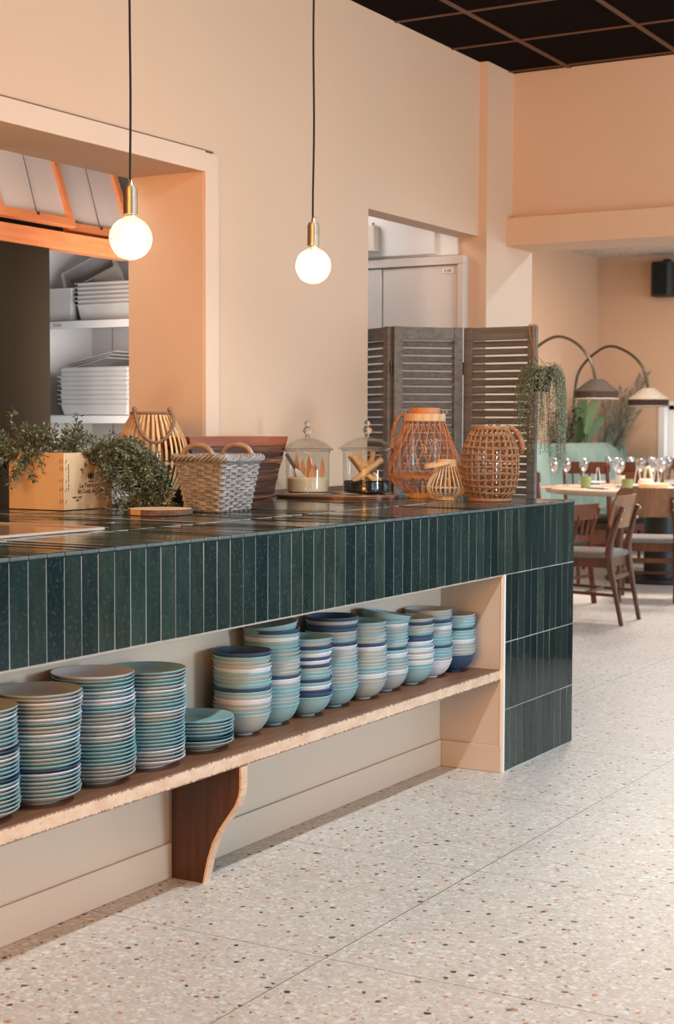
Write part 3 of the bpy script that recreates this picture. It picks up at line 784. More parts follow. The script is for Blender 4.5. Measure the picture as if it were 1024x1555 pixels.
def ring(mb, r, z, t, n=48, sides=6, flat=1.0, c=(0, 0)):
    mb.tube([(c[0] + r * cos(2 * pi * i / n), c[1] + r * sin(2 * pi * i / n), z) for i in range(n)], t, sides, True, flat, (0, 0, 1))
def rope(mb, pts, r, turns=60):
    # two twisted strands along a path
    P = [Vector(p) for p in pts]; m = len(P); a = []; b = []
    N = max(m * 6, turns * 6); 
    for i in range(N + 1):
        t = i / N * (m - 1); k = min(int(t), m - 2); f = t - k
        q = P[k].lerp(P[k + 1], f); d = (P[k + 1] - P[k]).normalized()
        u = d.cross(Vector((.3, .2, 1))).normalized(); v = d.cross(u); an = 2 * pi * turns * i / N
        o = u * cos(an) * r * .5 + v * sin(an) * r * .5
        a.append(q + o); b.append(q - o)
    mb.tube(a, r * .62, 5); mb.tube(b, r * .62, 5)
def catmull(pts, n=8, closed=False):
    P = [Vector(p) for p in pts]; out = []; m = len(P)
    for i in range(m if closed else m - 1):
        g = (lambda k: P[k % m]) if closed else (lambda k: P[min(max(k, 0), m - 1)])
        p0, p1, p2, p3 = g(i - 1), g(i), g(i + 1), g(i + 2)
        for j in range(n):
            t = j / n
            out.append(.5 * (2 * p1 + (p2 - p0) * t + (2 * p0 - 5 * p1 + 4 * p2 - p3) * t * t + (3 * p1 - p0 - 3 * p2 + p3) * t ** 3))
    if not closed: out.append(P[-1])
    return out
def candle_glass(parent, r, z0, z1):
    MB().lathe([(r * .96, z0), (r, z0 + .003), (r, z1), (r - .003, z1), (r - .003, z0 + .006), (0.0001, z0 + .006)], n=36).build('glass_cylinder', GLASS, parent, smooth=50, local=True)
t = thing('splint_lantern', 'tall pale splint lantern with a drooping twisted rope handle behind the crate', 'lantern', (-3.416, 4.508, H))
tab = smoothtab([(.004, .060), (.05, .088), (.12, .122), (.175, .133), (.235, .122), (.29, .096), (.325, .076)], 22)
mb = MB(); N = 36
for k in range(N):
    a = 2 * pi * k / N; tw = .05 * sin(k * 2.3)
    mb.tube([((r) * cos(a + tw * z), (r) * sin(a + tw * z), z) for z, r in tab], .0062, 4, flat=.35, up_=lambda p: Vector((p.x, p.y, 0)))
mb.build('splints', CANE, t, local=True)
for r_, z_, q_ in ((.0665, .327, .0075), (.063, .004, .006), (.118, .150, .004)):
    mb = MB(); ring(mb, r_, z_, q_); mb.build('hoop', CANE, t, local=True)
mb = MB(); rope(mb, [(.072 * cos(2 * pi * i / 40), .072 * sin(2 * pi * i / 40), .331) for i in range(41)], .0060, 48)
mb.build('rim_rope', ROPE, t, local=True)
v = Vector((.646, -.763, 0)); sd = Vector((.763, .646, 0))
hp = catmull([tuple(-sd * .062 + v * .040 + Vector((0, 0, .345))), tuple(-sd * .056 + v * .088 + Vector((0, 0, .295))), tuple(-sd * .030 + v * .118 + Vector((0, 0, .245))), tuple(sd * .012 + v * .124 + Vector((0, 0, .226))),
              tuple(sd * .052 + v * .112 + Vector((0, 0, .252))), tuple(sd * .076 + v * .075 + Vector((0, 0, .305))), tuple(sd * .064 + v * .030 + Vector((0, 0, .345)))], 6)
mb = MB(); rope(mb, hp, .0062, 40)
mb.ball(hp[0], .010, 10); mb.ball(hp[-1], .010, 10)
mb.build('rope_handle', ROPE, t, smooth=60, local=True)
candle_glass(t, .048, .012, .19)
MB().cyl((0, 0, .004), .058, .008, 32).build('base', CANE, t, local=True)

# --- wicker basket with two wooden handles
t = thing('wicker_basket', 'square tapered wicker basket with two arched wooden handles', 'basket', (-2.985, 4.305, H))
def rrect(cx, cy, hx, hy, rad, n=9, m=10):
    out = []
    for (sx, sy, a0) in ((1, 1, 0), (-1, 1, 90), (-1, -1, 180), (1, -1, 270)):
        for k in range(n):
            a = R(a0 + 90 * k / (n - 1)); out.append((cx + sx * (hx - rad) + rad * cos(a), cy + sy * (hy - rad) + rad * sin(a)))
    # subdivide straight runs
    res = []
    for i in range(len(out)):
        p, q = out[i], out[(i + 1) % len(out)]; d = math.hypot(q[0] - p[0], q[1] - p[1]); k = max(1, int(d / .0065))
        for j in range(k): res.append((p[0] + (q[0] - p[0]) * j / k, p[1] + (q[1] - p[1]) * j / k))
    return res
BH = .186
def bsize(z): f = z / BH; return (.071 + .033 * f, .094 + .020 * f)
mb = MB(); rows = 17
for i in range(rows):
    z = .008 + (BH - .03) * i / (rows - 1); hx, hy = bsize(z); P = rrect(0, 0, hx, hy, .016)
    L = [0]
    for a, b in zip(P, P[1:] + P[:1]): L.append(L[-1] + math.hypot(b[0] - a[0], b[1] - a[1]))
    ns = 26; rnd = random.Random(i)
    for half in (0, 1):
        pts = []
        for j, (x, y) in enumerate(P):
            ph = L[j] / L[-1] * ns * pi + (i % 2) * pi + half * pi * 0
            o = .0042 * sin(ph); l = math.hypot(x, y); nx, ny = x / l, y / l
            pts.append((x + nx * o, y + ny * o, z + half * .0046 + .0012 * sin(ph * .5 + i)))
        mb.tube(pts, .0029, 5, True)
mb.build('woven_body', WICKER, t, smooth=70, local=True)
mb = MB()
for k in range(26):
    hx0, hy0 = bsize(.002); hx1, hy1 = bsize(BH)
    P0 = rrect(0, 0, hx0, hy0, .016); P1 = rrect(0, 0, hx1, hy1, .016)
    a = P0[int((k + .5) / 26 * len(P0)) % len(P0)]; b = P1[int((k + .5) / 26 * len(P1)) % len(P1)]
    mb.tube([(a[0], a[1], .002), (b[0], b[1], BH)], .0030, 5)
mb.build('stakes', WICKER, t, smooth=70, local=True)
mb = MB(); hx, hy = bsize(BH); P = rrect(0, 0, hx + .003, hy + .003, .022)
for s in range(4):
    pts = []
    for j, (x, y) in enumerate(P):
        ph = j / len(P) * 2 * pi * 13 + s * pi / 2; l = math.hypot(x, y)
        pts.append((x + x / l * .0085 * cos(ph), y + y / l * .0085 * cos(ph), BH - .006 + .009 * sin(ph)))
    mb.tube(pts, .0052, 5, True)
mb.build('braided_rim', WICKER, t, smooth=70, local=True)
MB().box(-.067, .067, -.09, .09, .001, .006).build('bottom', WICKER, t, local=True)
for s in (-1, 1):
    y = s * (hy + .002)
    h = MB().tube(catmull([(-.058, y, BH + .004), (-.046, y, BH + .022), (-.018, y, BH + .034), (.018, y, BH + .034), (.046, y, BH + .022), (.060, y, BH + .002)], 6), .0092, 10).build('handle', WICKER_HANDLE, t, smooth=60, local=True)
    wb_ = MB()
    for sx in (-1, 1):
        for q in range(6):
            c = Vector((sx * (.052 + .002 * q), y, BH + .018 - .005 * q))
            wb_.tube([c + Vector((.013 * cos(a) * .5, .0135 * sin(a), .013 * cos(a) * .8)) for a in [2 * pi * k / 12 for k in range(12)]], .0026, 4, True)
    wb_.build('binding', WICKER, h)

# --- dark plank planter box behind the basket
t = thing('plank_planter', 'dark stained planter box of rough planks behind the wicker basket', 'planter box', (-3.41, 4.97, H))
def planter(z0, z1, ya0, yb0, ya1, yb1): pass
PH = .246
def yl(z): f = z / PH; return (4.70 - .08 * f, 5.185 + .115 * f)
rnd = random.Random(8)
mbF = MB(); nz = 9
for k in range(nz):
    z0, z1 = .002 + (PH - .038) * k / nz, .002 + (PH - .038) * (k + 1) / nz - .0012
    a0, b0 = yl(z0); a1, b1 = yl(z1); o = rnd.uniform(-.0015, .0015)
    for (x0, x1) in ((-3.345, -3.333), (-3.482, -3.470)):
        mbF.prism([(x0, a0, H + z0), (x0, b0, H + z0), (x0, b1, H + z1), (x0, a1, H + z1)], (x1 - x0 + o, 0, 0))
    for (y0, y1) in ((a0, a1), (b0 - .012, b1 - .012)):
        mbF.prism([(-3.470, y0, H + z0), (-3.470, y0 + .012, H + z0), (-3.470, y1 + .012, H + z1), (-3.470, y1, H + z1)], (.125, 0, 0))
mbF.build('plank_sides', DARK_PLANK, t)
a0, b0 = yl(PH - .038); a1, b1 = yl(PH)
mb = MB()
for (x0, x1) in ((-3.345, -3.330), (-3.485, -3.470)): mb.prism([(x0, a0, H + PH - .037), (x0, b0, H + PH - .037), (x0, b1, H + PH), (x0, a1, H + PH)], (x1 - x0, 0, 0))
mb.box(-3.47, -3.345, a1, a1 + .014, H + PH - .037, H + PH); mb.box(-3.47, -3.345, b1 - .014, b1, H + PH - .037, H + PH)
mb.build('top_batten', DARK_PLANK_TOP, t, bevel=.002)
MB().box(-3.47, -3.345, 4.715, 5.15, H + .001, H + .012).build('base_board', DARK_PLANK, t)

# --- tray with two glass jars
t = thing('oval_tray', 'thin brown oval tray under the two glass jars', 'tray', (-3.16, 5.40, H), R(22))
n = 64
def oval(a, b, z, k=1.0): return [(a * k * cos(2 * pi * i / n), b * k * sin(2 * pi * i / n), z) for i in range(n)]
TRAYM = paint('brown_tray', (134, 88, 60), .18, .08, .03, 8)
mb = MB().prism(oval(.245, .145, .0008), (0, 0, .008)); mb.build('tray_base', TRAYM, t, bevel=.002, local=True)
mb = MB().tube(oval(.245, .145, .0105), .0055, 8, True); mb.build('tray_rim', TRAYM, t, smooth=60, local=True)
ZT = H + .0095
def jar(x, y, r, h, label, lid_r):
    t = thing('glass_jar', label, 'jar', (x, y, ZT), 0, 'glass jars')
    MB().lathe([(0.0001, .001), (r * 1.04, .001), (r * 1.06, .006), (r * 1.0, .016), (r * .99, .03), (r * .99, h - .02), (r * 1.03, h - .004), (r * 1.06, h), (r * 1.04, h), (r * .97, h - .02),
                (r * .965, .03), (r * .95, .014), (0.0001, .010)], n=64).build('jar_body', GLASS, t, smooth=60, local=True)
    lid = MB().lathe([(lid_r * .97, h + .001), (lid_r, h + .003), (lid_r * .985, h + .008), (lid_r * .70, h + .030), (lid_r * .38, h + .045), (lid_r * .17, h + .050), (0.0001, h + .051), (0.0001, h + .047), (lid_r * .16, h + .046),
                (lid_r * .37, h + .041), (lid_r * .69, h + .026), (lid_r * .95, h + .005)], n=64).build('lid', GLASS, t, smooth=60, local=True)
    gr = MB(); gr.tube([(lid_r * .992 * cos(2 * pi * i / 64), lid_r * .992 * sin(2 * pi * i / 64), h + .003) for i in range(64)], .0030, 8, True); gr.build('lid_rim', GLASS_SOLID, lid, smooth=80, local=True)
    br_ = MB(); br_.tube([(r * 1.045 * cos(2 * pi * i / 64), r * 1.045 * sin(2 * pi * i / 64), .0042) for i in range(64)], .0036, 8, True); br_.build('foot_ring', GLASS_SOLID, t, smooth=80, local=True)
    nr = MB(); nr.tube([(r * 1.03 * cos(2 * pi * i / 64), r * 1.03 * sin(2 * pi * i / 64), h - .004) for i in range(64)], .0024, 8, True); nr.build('neck_ring', GLASS_SOLID, t, smooth=80, local=True)
    zk = h + .050
    kn = [(0.0001, zk - .001), (.011, zk), (.010, zk + .006), (.0075, zk + .010), (.013, zk + .014), (.020, zk + .022), (.021, zk + .028), (.019, zk + .035), (.012, zk + .041), (.008, zk + .044), (.012, zk + .048), (.0135, zk + .055), (.011, zk + .063), (.005, zk + .067), (.0001, zk + .068)]
    MB().lathe(kn, n=20).build('lid_knob', GLASS_SOLID, lid, smooth=25, local=True)
    return t
JA, JB = (-3.260, 5.333), (-3.070, 5.482)
jar(*JA, .089, .182, 'lidded glass jar with sand and dried leaves, left of the pair', .102)
jar(*JB, .099, .185, 'lidded glass jar with black seeds and pale sticks, right of the pair', .116)
def fill(name, c, r, h, mat, label, cat, seed):
    rnd = random.Random(seed); mb = MB(); N = 44; M_ = 12; vs_ = []; fs_ = []
    prof = [(r * .9, .0), (r, .006), (r, h)]
    mb.lathe([(0.0001, 0)] + prof + [(r * (1 - i / M_) if i < M_ else .0001, h + .004 * sin(i * 1.1) + .002 * i * (i < 6)) for i in range(1, M_ + 1)], n=N)
    o = mb.build(name, mat, smooth=40); o.location = (c[0], c[1], ZT + .0115)
    tag(o, label, cat, kind='stuff'); return o
fill('sand', JA, .081, .056, SAND, 'layer of pale sand in the bottom of the left glass jar', 'sand', 1)
# black seeds: a bed of many little grains
rnd = random.Random(5); mb = MB()
mb.lathe([(0.0001, 0), (.084, 0), (.0925, .006), (.0925, .040), (0.0001, .042)], n=40)
for k in range(1500):
    a = rnd.uniform(0, 2 * pi); 
    if k < 1000: rr_, z = .0918, rnd.uniform(.004, .046)
    else: rr_, z = .0885 * math.sqrt(rnd.random()), .043 + rnd.uniform(0, .005)
    mb.lathe([(.0001, -.0026), (.0024, 0), (.0001, .0026)], (rr_ * cos(a), rr_ * sin(a), z), 5)
o = mb.build('black_seeds', BEANS, smooth=40); o.location = (JB[0], JB[1], ZT + .0115); tag(o, 'layer of shiny black seeds in the bottom of the right glass jar', 'seeds', kind='stuff')
# dried leaves standing in the sand
def dried_leaf(x, y, h, wd, rz, lean, label):
    mb = MB(); n = 14; L = []; Rr = []; C = []
    for i in range(n + 1):
        f = i / n; wv = wd * (sin(pi * min(1, f * 1.02)) ** .8) * (1 - .25 * f) + .0006; y_ = .010 * sin(f * 2.2)
        L.append((-wv, y_, f * h)); C.append((0, y_ + wv * .35, f * h)); Rr.append((wv, y_, f * h))
    V = L + C + Rr; m = n + 1; F = []
    for i in range(n): F += [(i, m + i, m + i + 1, i + 1), (m + i, 2 * m + i, 2 * m + i + 1, m + i + 1)]
    V2 = [(a, b + .0012, c) for a, b, c in V]; k = len(V)
    mb.add(V + V2, F + [tuple(q + k for q in reversed(f)) for f in F])
    o = mb.build('dried_leaf', DRYLEAF, smooth=60); o.matrix_basis = TRS(x, y, ZT + .045, rz, lean, 0)
    tag(o, label, 'dried leaf', 'dried leaves in the jar')
VA = R(40)
cxs = [(-.045, .02, .125, .012, 'tall dried leaf standing leftmost in the sand of the left jar'), (-.018, .0, .10, .013, 'dark orange dried leaf standing second from left in the sand jar'),
       (.002, .02, .115, .015, 'broad pale dried leaf standing in the middle of the sand jar'), (.020, -.02, .075, .016, 'short broad dried leaf at the front middle of the sand jar'),
       (.034, .015, .085, .010, 'narrow dried leaf right of the middle in the sand jar'), (.058, .0, .105, .010, 'slim dried leaf standing rightmost in the sand of the left jar')]
vx, vy = Vector((.863, .505)), Vector((-.505, .863))
for k, (a, b, h, wd, lb) in enumerate(cxs):
    p = Vector(JA) + vx * a + vy * b
    dried_leaf(p.x, p.y, h, wd, R(30) + .3 * sin(k * 2), .06 * sin(k * 3), lb)
# twine-wrapped brush with a white fan
p = Vector(JA) + vx * -.022 + vy * -.02
t = thing('twine_brush', 'small brush with a dark twine-wrapped handle and white fan, leaning in the sand jar', 'brush', (p.x, p.y, ZT + .066), R(30), None, 0, R(-32))
mb = MB().tube([(0, 0, .05), (0, 0, .118)], .0050, 8); 
mb.tube([(.0062 * cos(2 * pi * i / 8), .0062 * sin(2 * pi * i / 8), .05 + .068 * i / (8 * 17)) for i in range(8 * 17 + 1)], .0021, 4)
mb.build('handle', ROPE, t, local=True)
mb = MB()
for k in range(26):
    a = (k / 25 - .5) * 1.1; mb.tube([(0, 0, .055), (.020 * sin(a), .004 * sin(k * 2.1), .028), (.030 * sin(a), .006 * sin(k * 1.7), .0)], .0011, 4)
mb.build('fan', NAPKIN, t, local=True)
# pale sticks in the seed jar
stick_spec = [(-.052, .02, -38, .135, 'leftmost pale stick leaning left in the seed jar'), (-.040, -.01, -34, .125, 'second pale stick leaning left in the seed jar'),
              (-.026, .015, -30, .130, 'third pale stick leaning left behind the crossing stick'), (-.010, .03, -26, .12, 'pale stick leaning left near the middle of the seed jar'),
              (.004, .01, -44, .115, 'steeply tilted pale stick across the middle of the seed jar'), (.006, -.035, 52, .150, 'long pale stick crossing in front of the others, tip to the right'),
              (.030, .02, 8, .125, 'nearly upright pale stick near the right side of the seed jar'), (.044, .0, -40, .09, 'short pale stick leaning left at the right side of the seed jar'),
              (.016, -.03, -55, .075, 'short pale stick lying low at the front of the seed jar')]
mbp = None
for k, (a, b, an, L, lb) in enumerate(stick_spec):
    p = Vector(JB) + vx * a * .55 + vy * b
    rnd = random.Random(k); m = MB(); pts = [(0.001 * sin(q * 2 + k), .001 * cos(q * 1.3 + k), -L / 2 + L * q / 5) for q in range(6)]
    m.tube(pts, [.0122 + rnd.uniform(-.0018, .0018) for _ in pts], 7)
    o = m.build('wooden_stick', STICK, smooth=60)
    hl = L / 2
    o.matrix_basis = Matrix.Translation((p.x, p.y, ZT + .055 + hl * abs(cos(R(an))))) @ Matrix.Rotation(R(30), 4, 'Z') @ Matrix.Rotation(R(an), 4, 'Y')
    tag(o, lb, 'stick', 'pale sticks in the jar')

# --- big diamond-weave lantern
t = thing('rattan_lantern', 'big orange rattan lantern of crossing canes with a wooden collar', 'lantern', (-2.872, 5.602, H))
tab = smoothtab([(.022, .066), (.045, .110), (.088, .147), (.14, .142), (.20, .122), (.26, .098), (.315, .078)], 24)
mb = MB(); N = 22
for dr in (-1, 1):
    for k in range(N):
        a0 = 2 * pi * k / N
        pts = [((r + dr * .0016) * cos(a0 + dr * (z - .088) * 2.7), (r + dr * .0016) * sin(a0 + dr * (z - .088) * 2.7), z) for z, r in tab]
        mb.tube(pts, .0023, 5)
mb.build('woven_canes', RATTAN, t, smooth=60, local=True)
mb = MB()
for (r0, z0, z1) in ((.150, .084, .094),): mb.lathe([(r0 + .002, z0), (r0 + .003, z1), (r0 - .004, z1), (r0 - .004, z0)], n=56, closed=True)
mb.build('waist_hoop', RATTAN, t, local=True)
mb = MB().lathe([(.080, .308), (.0845, .309), (.0845, .338), (.080, .339), (.072, .339), (.072, .308)], n=56, closed=True); mb.build('collar', CANE, t, smooth=40, local=True)
mb = MB().lathe([(.062, .330), (.0625, .362), (.057, .362), (.057, .330)], n=48, closed=True); mb.build('inner_collar', RATTAN, t, smooth=40, local=True)
mb = MB().lathe([(.068, .001), (.068, .024), (.060, .024), (.060, .001)], n=48, closed=True); mb.box(-.055, .055, -.055, .055, .008, .014); mb.build('base_ring', CANE, t, smooth=40, local=True)
candle_glass(t, .06, .016, .24)
hs = Vector((-.863, -.505, 0))
hp = catmull([tuple(hs * .078 + Vector((0, 0, .335))), tuple(hs * .105 + Vector((0, 0, .325))), tuple(hs * .125 + Vector((0, 0, .27))), tuple(hs * .130 + Vector((0, 0, .21))), tuple(hs * .134 + Vector((.03, -.05, .20)) * 1.0)], 6)
mb = MB(); rope(mb, hp, .0095, 20); mb.build('rope_handle', ROPEWEAVE, t, smooth=60, local=True)
mb = MB()
for s in (-1, 1):
    c = hs * s * .083 + Vector((0, 0, .345)); mb.tube([c + Vector((.008 * cos(a) * .863, .008 * cos(a) * .505, .008 * sin(a))) for a in [2 * pi * k / 12 for k in range(12)]], .0017, 5, True)
mb.build('metal_eyelets', STEEL, t, local=True)

# --- small pale lantern
t = thing('bamboo_lantern', 'smallest lantern, pale bamboo ribs with a tilted flat wooden handle', 'lantern', (-2.705, 5.475, H))
tab = smoothtab([(.012, .044), (.025, .068), (.048, .0785), (.075, .070), (.105, .054), (.136, .042)], 18)
mb = MB(); N = 26
for k in range(N):
    a = 2 * pi * k / N; mb.tube([(r * cos(a), r * sin(a), z) for z, r in tab], .0027, 5)
mb.build('ribs', RATTAN_PALE, t, smooth=60, local=True)
mb = MB().lathe([(.043, .130), (.0445, .131), (.0445, .159), (.0395, .159), (.0395, .130)], n=40, closed=True); mb.build('collar', RATTAN_PALE, t, smooth=40, local=True)
mb = MB(); ring(mb, .0745, .050, .0028); mb.build('waist_hoop', RATTAN_PALE, t, smooth=60, local=True)
mb = MB().lathe([(.046, .001), (.046, .014), (.040, .014), (.040, .001)], n=40, closed=True); mb.box(-.035, .035, -.035, .035, .005, .009); mb.build('base_ring', RATTAN_PALE, t, smooth=40, local=True)
candle_glass(t, .034, .010, .10)
# flat strip handle folded down to the left
e1, e2 = Vector((.646, -.763, 0)), Vector((-.763, -.646, 0))
pts = []
for k in range(17):
    a = pi * k / 16; u = .051 * cos(a); q = .092 * sin(a)
    pts.append(e1 * u + e2 * q + Vector((0, 0, .150 - .22 * q)))
mb = MB().tube(pts, .0105, 4, flat=.16, up_=lambda p: Vector((p.x, p.y, 0)).normalized() + Vector((0, 0, .02)))
mb.build('strip_handle', RATTAN_PALE, t, local=True)

# --- round seagrass lantern
t = thing('seagrass_lantern', 'barrel-shaped lantern of knotted seagrass rope mesh, rightmost of the lanterns', 'lantern', (-2.530, 5.495, H))
tab = smoothtab([(.006, .074), (.03, .090), (.08, .104), (.14, .108), (.20, .104), (.25, .086), (.282, .066)], 26)
mb = MB(); N = 24; rndw = random.Random(2)
for k in range(N):
    a = 2 * pi * k / N
    pts = [(r * cos(a + .012 * sin(i * 1.7 + k)), r * sin(a + .012 * sin(i * 1.7 + k)), z) for i, (z, r) in enumerate(tab)]
    mb.tube(pts, [.0042 + .0008 * sin(i * 2.1 + k) for i in range(len(pts))], 5)
mb.build('upright_cords', ROPEWEAVE, t, smooth=60, local=True)
mb = MB(); lv = 12
for j in range(lv):
    z = .010 + .268 * j / (lv - 1); r = rprof(tab, z)
    for ph in (0, pi):
        m = N * 6; pts = []
        for i in range(m):
            a = 2 * pi * i / m; w_ = cos(a * N / 2 + ph + j * pi / 2)
            pts.append(((r + .0042 * w_) * cos(a), (r + .0042 * w_) * sin(a), z + .0030 * sin(a * N / 2 + ph + j * pi / 2) + .002 * sin(a * 3 + j)))
        mb.tube(pts, .0031, 5, True)
mb.build('woven_bands', ROPEWEAVE, t, smooth=60, local=True)
mb = MB(); ring(mb, .066, .284, .0075); mb.build('rim_rope', ROPEWEAVE, t, smooth=60, local=True)
mb = MB(); ring(mb, .080, .006, .006); mb.lathe([(.0001, .004), (.0795, .004), (.0795, .010), (.0001, .010)], n=32)
mb.build('base', ROPEWEAVE, t, smooth=60, local=True)
mb = MB()
for s in (-1, 1):
    c = Vector((.646, -.763, 0)) * .05 + Vector((.763, .646, 0)) * s * .016 + Vector((0, 0, .300))
    mb.tube([c + Vector((.0085 * cos(a) * .763, .0085 * cos(a) * .646, .0085 * sin(a))) for a in [2 * pi * k / 14 for k in range(14)]], .0017, 5, True)
    mb.tube([c + Vector((0, 0, -.008)), c + Vector((0, 0, -.02))], .0017, 5)
mb.build('metal_eyelets', BLACK_METAL, t, local=True)
hs = Vector((.90, .35, 0)).normalized()
hp = catmull([tuple(hs * .060 + Vector((0, 0, .285))), tuple(hs * .092 + Vector((0, 0, .276))), tuple(hs * .114 + Vector((0, 0, .243))), tuple(hs * .123 + Vector((0, 0, .205))), tuple(hs * .124 + Vector((-.03, .02, .180)))], 6)
mb = MB(); rope(mb, hp, .0100, 18); mb.build('rope_handle', ROPEWEAVE, t, smooth=60, local=True)
candle_glass(t, .055, .011, .19)
# ================================================================= PENDANT LAMPS
def pendant(x, y, zb, label):
    t = thing('pendant_lamp', label, 'pendant lamp', (x, y, ZC), 0, 'bare bulb pendants')
    zt = zb + .0625 + .083
    rnd = random.Random(int(y * 100))
    mb = MB().tube([(0.0016 * sin(k * .9 + y), .0012 * cos(k * .7), -(ZC - zt - .02) * k / 14) for k in range(15)], .0035, 8)
    mb.build('cord', CORD, t, smooth=60, local=True)
    MB().lathe([(.045, 0), (.045, -.018), (.0001, -.022)], n=32).build('ceiling_rose', BLACK_METAL, t, smooth=40, local=True)
    o = zb - ZC
    sk = MB().lathe([(.0045, o + .168), (.0062, o + .166), (.0075, o + .158), (.0095, o + .148), (.0095, o + .1475), (.0175, o + .1475), (.0178, o + .142), (.0178, o + .1405), (.0205, o + .140), (.0205, o + .112), (.0200, o + .1115),
                     (.0200, o + .1105), (.0205, o + .110), (.0205, o + .068), (.0185, o + .0675), (.0185, o + .12), (.0045, o + .125)], n=40, closed=True)
    sk.build('socket', BRASS, t, smooth=35, local=True)
    prof = [(.0165, .072), (.0160, .066), (.0185, .060)]
    for k in range(1, 22):
        a = pi * (.105 + (1 - .105) * k / 21); prof.append((max(.0625 * sin(a), .0001), .0625 * cos(a)))
    b = MB().lathe([(r, o + z) for r, z in prof], n=56).build('bulb', BULB, t, smooth=80, local=True)
    f = MB()
    for k in range(8):
        a = 2 * pi * k / 8; f.tube([(.008 * cos(a), .008 * sin(a), o + .036), (.021 * cos(a), .021 * sin(a), o + .026), (.024 * cos(a), .024 * sin(a), o - .034), (.006 * cos(a), .006 * sin(a), o - .040)], .0024, 6)
    f.build('filament', FILAMENT, b, local=True)
    st = MB().lathe([(.0125, o + .066), (.011, o + .050), (.006, o + .044), (.004, o + .030), (.0001, o + .028)], n=20).build('glass_stem', GLASS_SOLID, b, smooth=60, local=True)
    l = bpy.data.lights.new('bulb_light', 'POINT'); l.energy = 7; l.color = (1.0, .68, .42); l.shadow_soft_size = .028
    lo = bpy.data.objects.new('bulb_light', l); COL.objects.link(lo); lo.location = (x, y, zb - .004)
pendant(-2.791, 3.587, 1.791, 'bare globe bulb pendant on a black cord, hanging in front of the hatch')
pendant(-2.806, 4.624, 1.807, 'bare globe bulb pendant on a black cord, hanging before the plain wall')

# ================================================================= KITCHEN
def flap(y0, y1, label, ox=0.0, oz=0.0):
    t = thing('shutter_flap', label, 'hatch shutter', (XB, (y0 + y1) / 2, 2.13), 0, 'shutter flaps')
    # a board in a pine frame leaning into the kitchen
    ry = R(-19)
    t.matrix_basis = Matrix.Translation((XB + ox, (y0 + y1) / 2, 2.135 + oz)) @ Matrix.Rotation(ry, 4, 'Y')
    hw = (y1 - y0) / 2; Ht = .62
    MB().box(-.012, -.004, -hw + .02, hw - .02, .02, Ht - .02).build('panel', paint('flap_board', (216, 194, 180), .5, .02, 0), t, local=True)
    for (a, b, c, d) in ((-hw, -hw + .034, 0, Ht), (hw - .034, hw, 0, Ht), (-hw + .034, hw - .034, 0, .042), (-hw + .034, hw - .034, Ht - .042, Ht)):
        MB().box(-.016, .012, a + .0004, b - .0004, c + .0004, d - .0004).build('frame_rail', PINE, t, bevel=.0015, local=True)
    MB().tube([(.006, .0, .035), (.03, .0, Ht)], .0019, 5).ball((.014, 0, .034), .008, 8).build('cable', BLACK_METAL, t, local=True)
flap(4.955, 5.445, 'left pine-framed shutter flap leaning above the orange beam')
flap(5.425, 5.915, 'right pine-framed shutter flap leaning above the orange beam, behind the bulb', -.032, -.012)
su = thing('storage_shelf', 'white kitchen shelf unit with steel pans, seen through the hatch', 'shelf unit', (-4.7, 6.3, 0))
for z in (.5, .90, 1.309, 1.782, 2.30):
    f = MB().box(-5.5, -3.93, 6.08, 6.59, z - .006, z).box(-5.5, -3.93, 6.08, 6.094, z - .042, z)
    f.build('shelf_board', paint('shelf_white', (224, 220, 216), .35, .02, 0), su, bevel=.002)
MB().box(-5.5, -3.93, 6.60, 6.612, 0, 2.35).build('back_sheet', paint('back_sheet_white', (206, 200, 196), .4, .02, 0), su)
mb = MB()
for x in (-5.44, -5.26, -5.0, -4.74, -4.48): mb.box(x, x + .004, 6.596, 6.601, 0, 2.35)
mb.build('sheet_seam', paint('seam_grey', (160, 154, 150), .5, .02, 0), su)
for x in (-5.5, -3.95):
    for y in (6.10, 6.57): MB().box(x, x + .02, y, y + .02, 0, 2.35).build('upright', STEEL, su)
tx = MB(); text_into(tx, 'STAR', .022, Matrix.Translation((-5.195, 6.0785, 1.752)) @ Matrix.Rotation(R(90), 4, 'X'))
tx.build('shelf_lettering', paint('red_ink', (196, 96, 84), .6, .02, 0), su)
def pan_mb(wx, dy, h, th=.0012):
    mb = MB(); tp = .012; r = .012
    o = [(wx / 2, dy / 2)]
    def rect(hx, hy, z): return [(-hx, -hy, z), (hx, -hy, z), (hx, hy, z), (-hx, hy, z)]
    rings = [rect(wx / 2 - r - tp, dy / 2 - r - tp, 0), rect(wx / 2 - r, dy / 2 - r, h - .002), rect(wx / 2, dy / 2, h), rect(wx / 2, dy / 2, h + .003), rect(wx / 2 - r - .001, dy / 2 - r - .001, h + .001), rect(wx / 2 - r - tp - .001, dy / 2 - r - tp - .001, .0025)]
    V = [p for q in rings for p in q]; F = [(3, 2, 1, 0), tuple(20 + k for k in range(4))]
    for i in range(5):
        for k in range(4): F.append((i * 4 + k, i * 4 + (k + 1) % 4, i * 4 + 4 + (k + 1) % 4, i * 4 + 4 + k))
    return mb.add(V, F)
pp = {}
def pan(key, x, y, z, label, group, rx=0, ry=0, rz=0):
    if key not in pp: o = pan_mb(*key).build('steel_pan', STEEL_D, bevel=.003, seg=2); pp[key] = o
    else: o = pp[key].copy(); COL.objects.link(o)
    o.matrix_basis = TRS(x, y, z, rz, rx, ry); tag(o, label, 'steel pan', group); return o
SH1, SH2 = 1.782, 1.309
pan((.325, .40, .16), -5.285, 6.30, SH1 + .001, 'tall steel pan standing at the left on the upper kitchen shelf', 'steel kitchen pans')
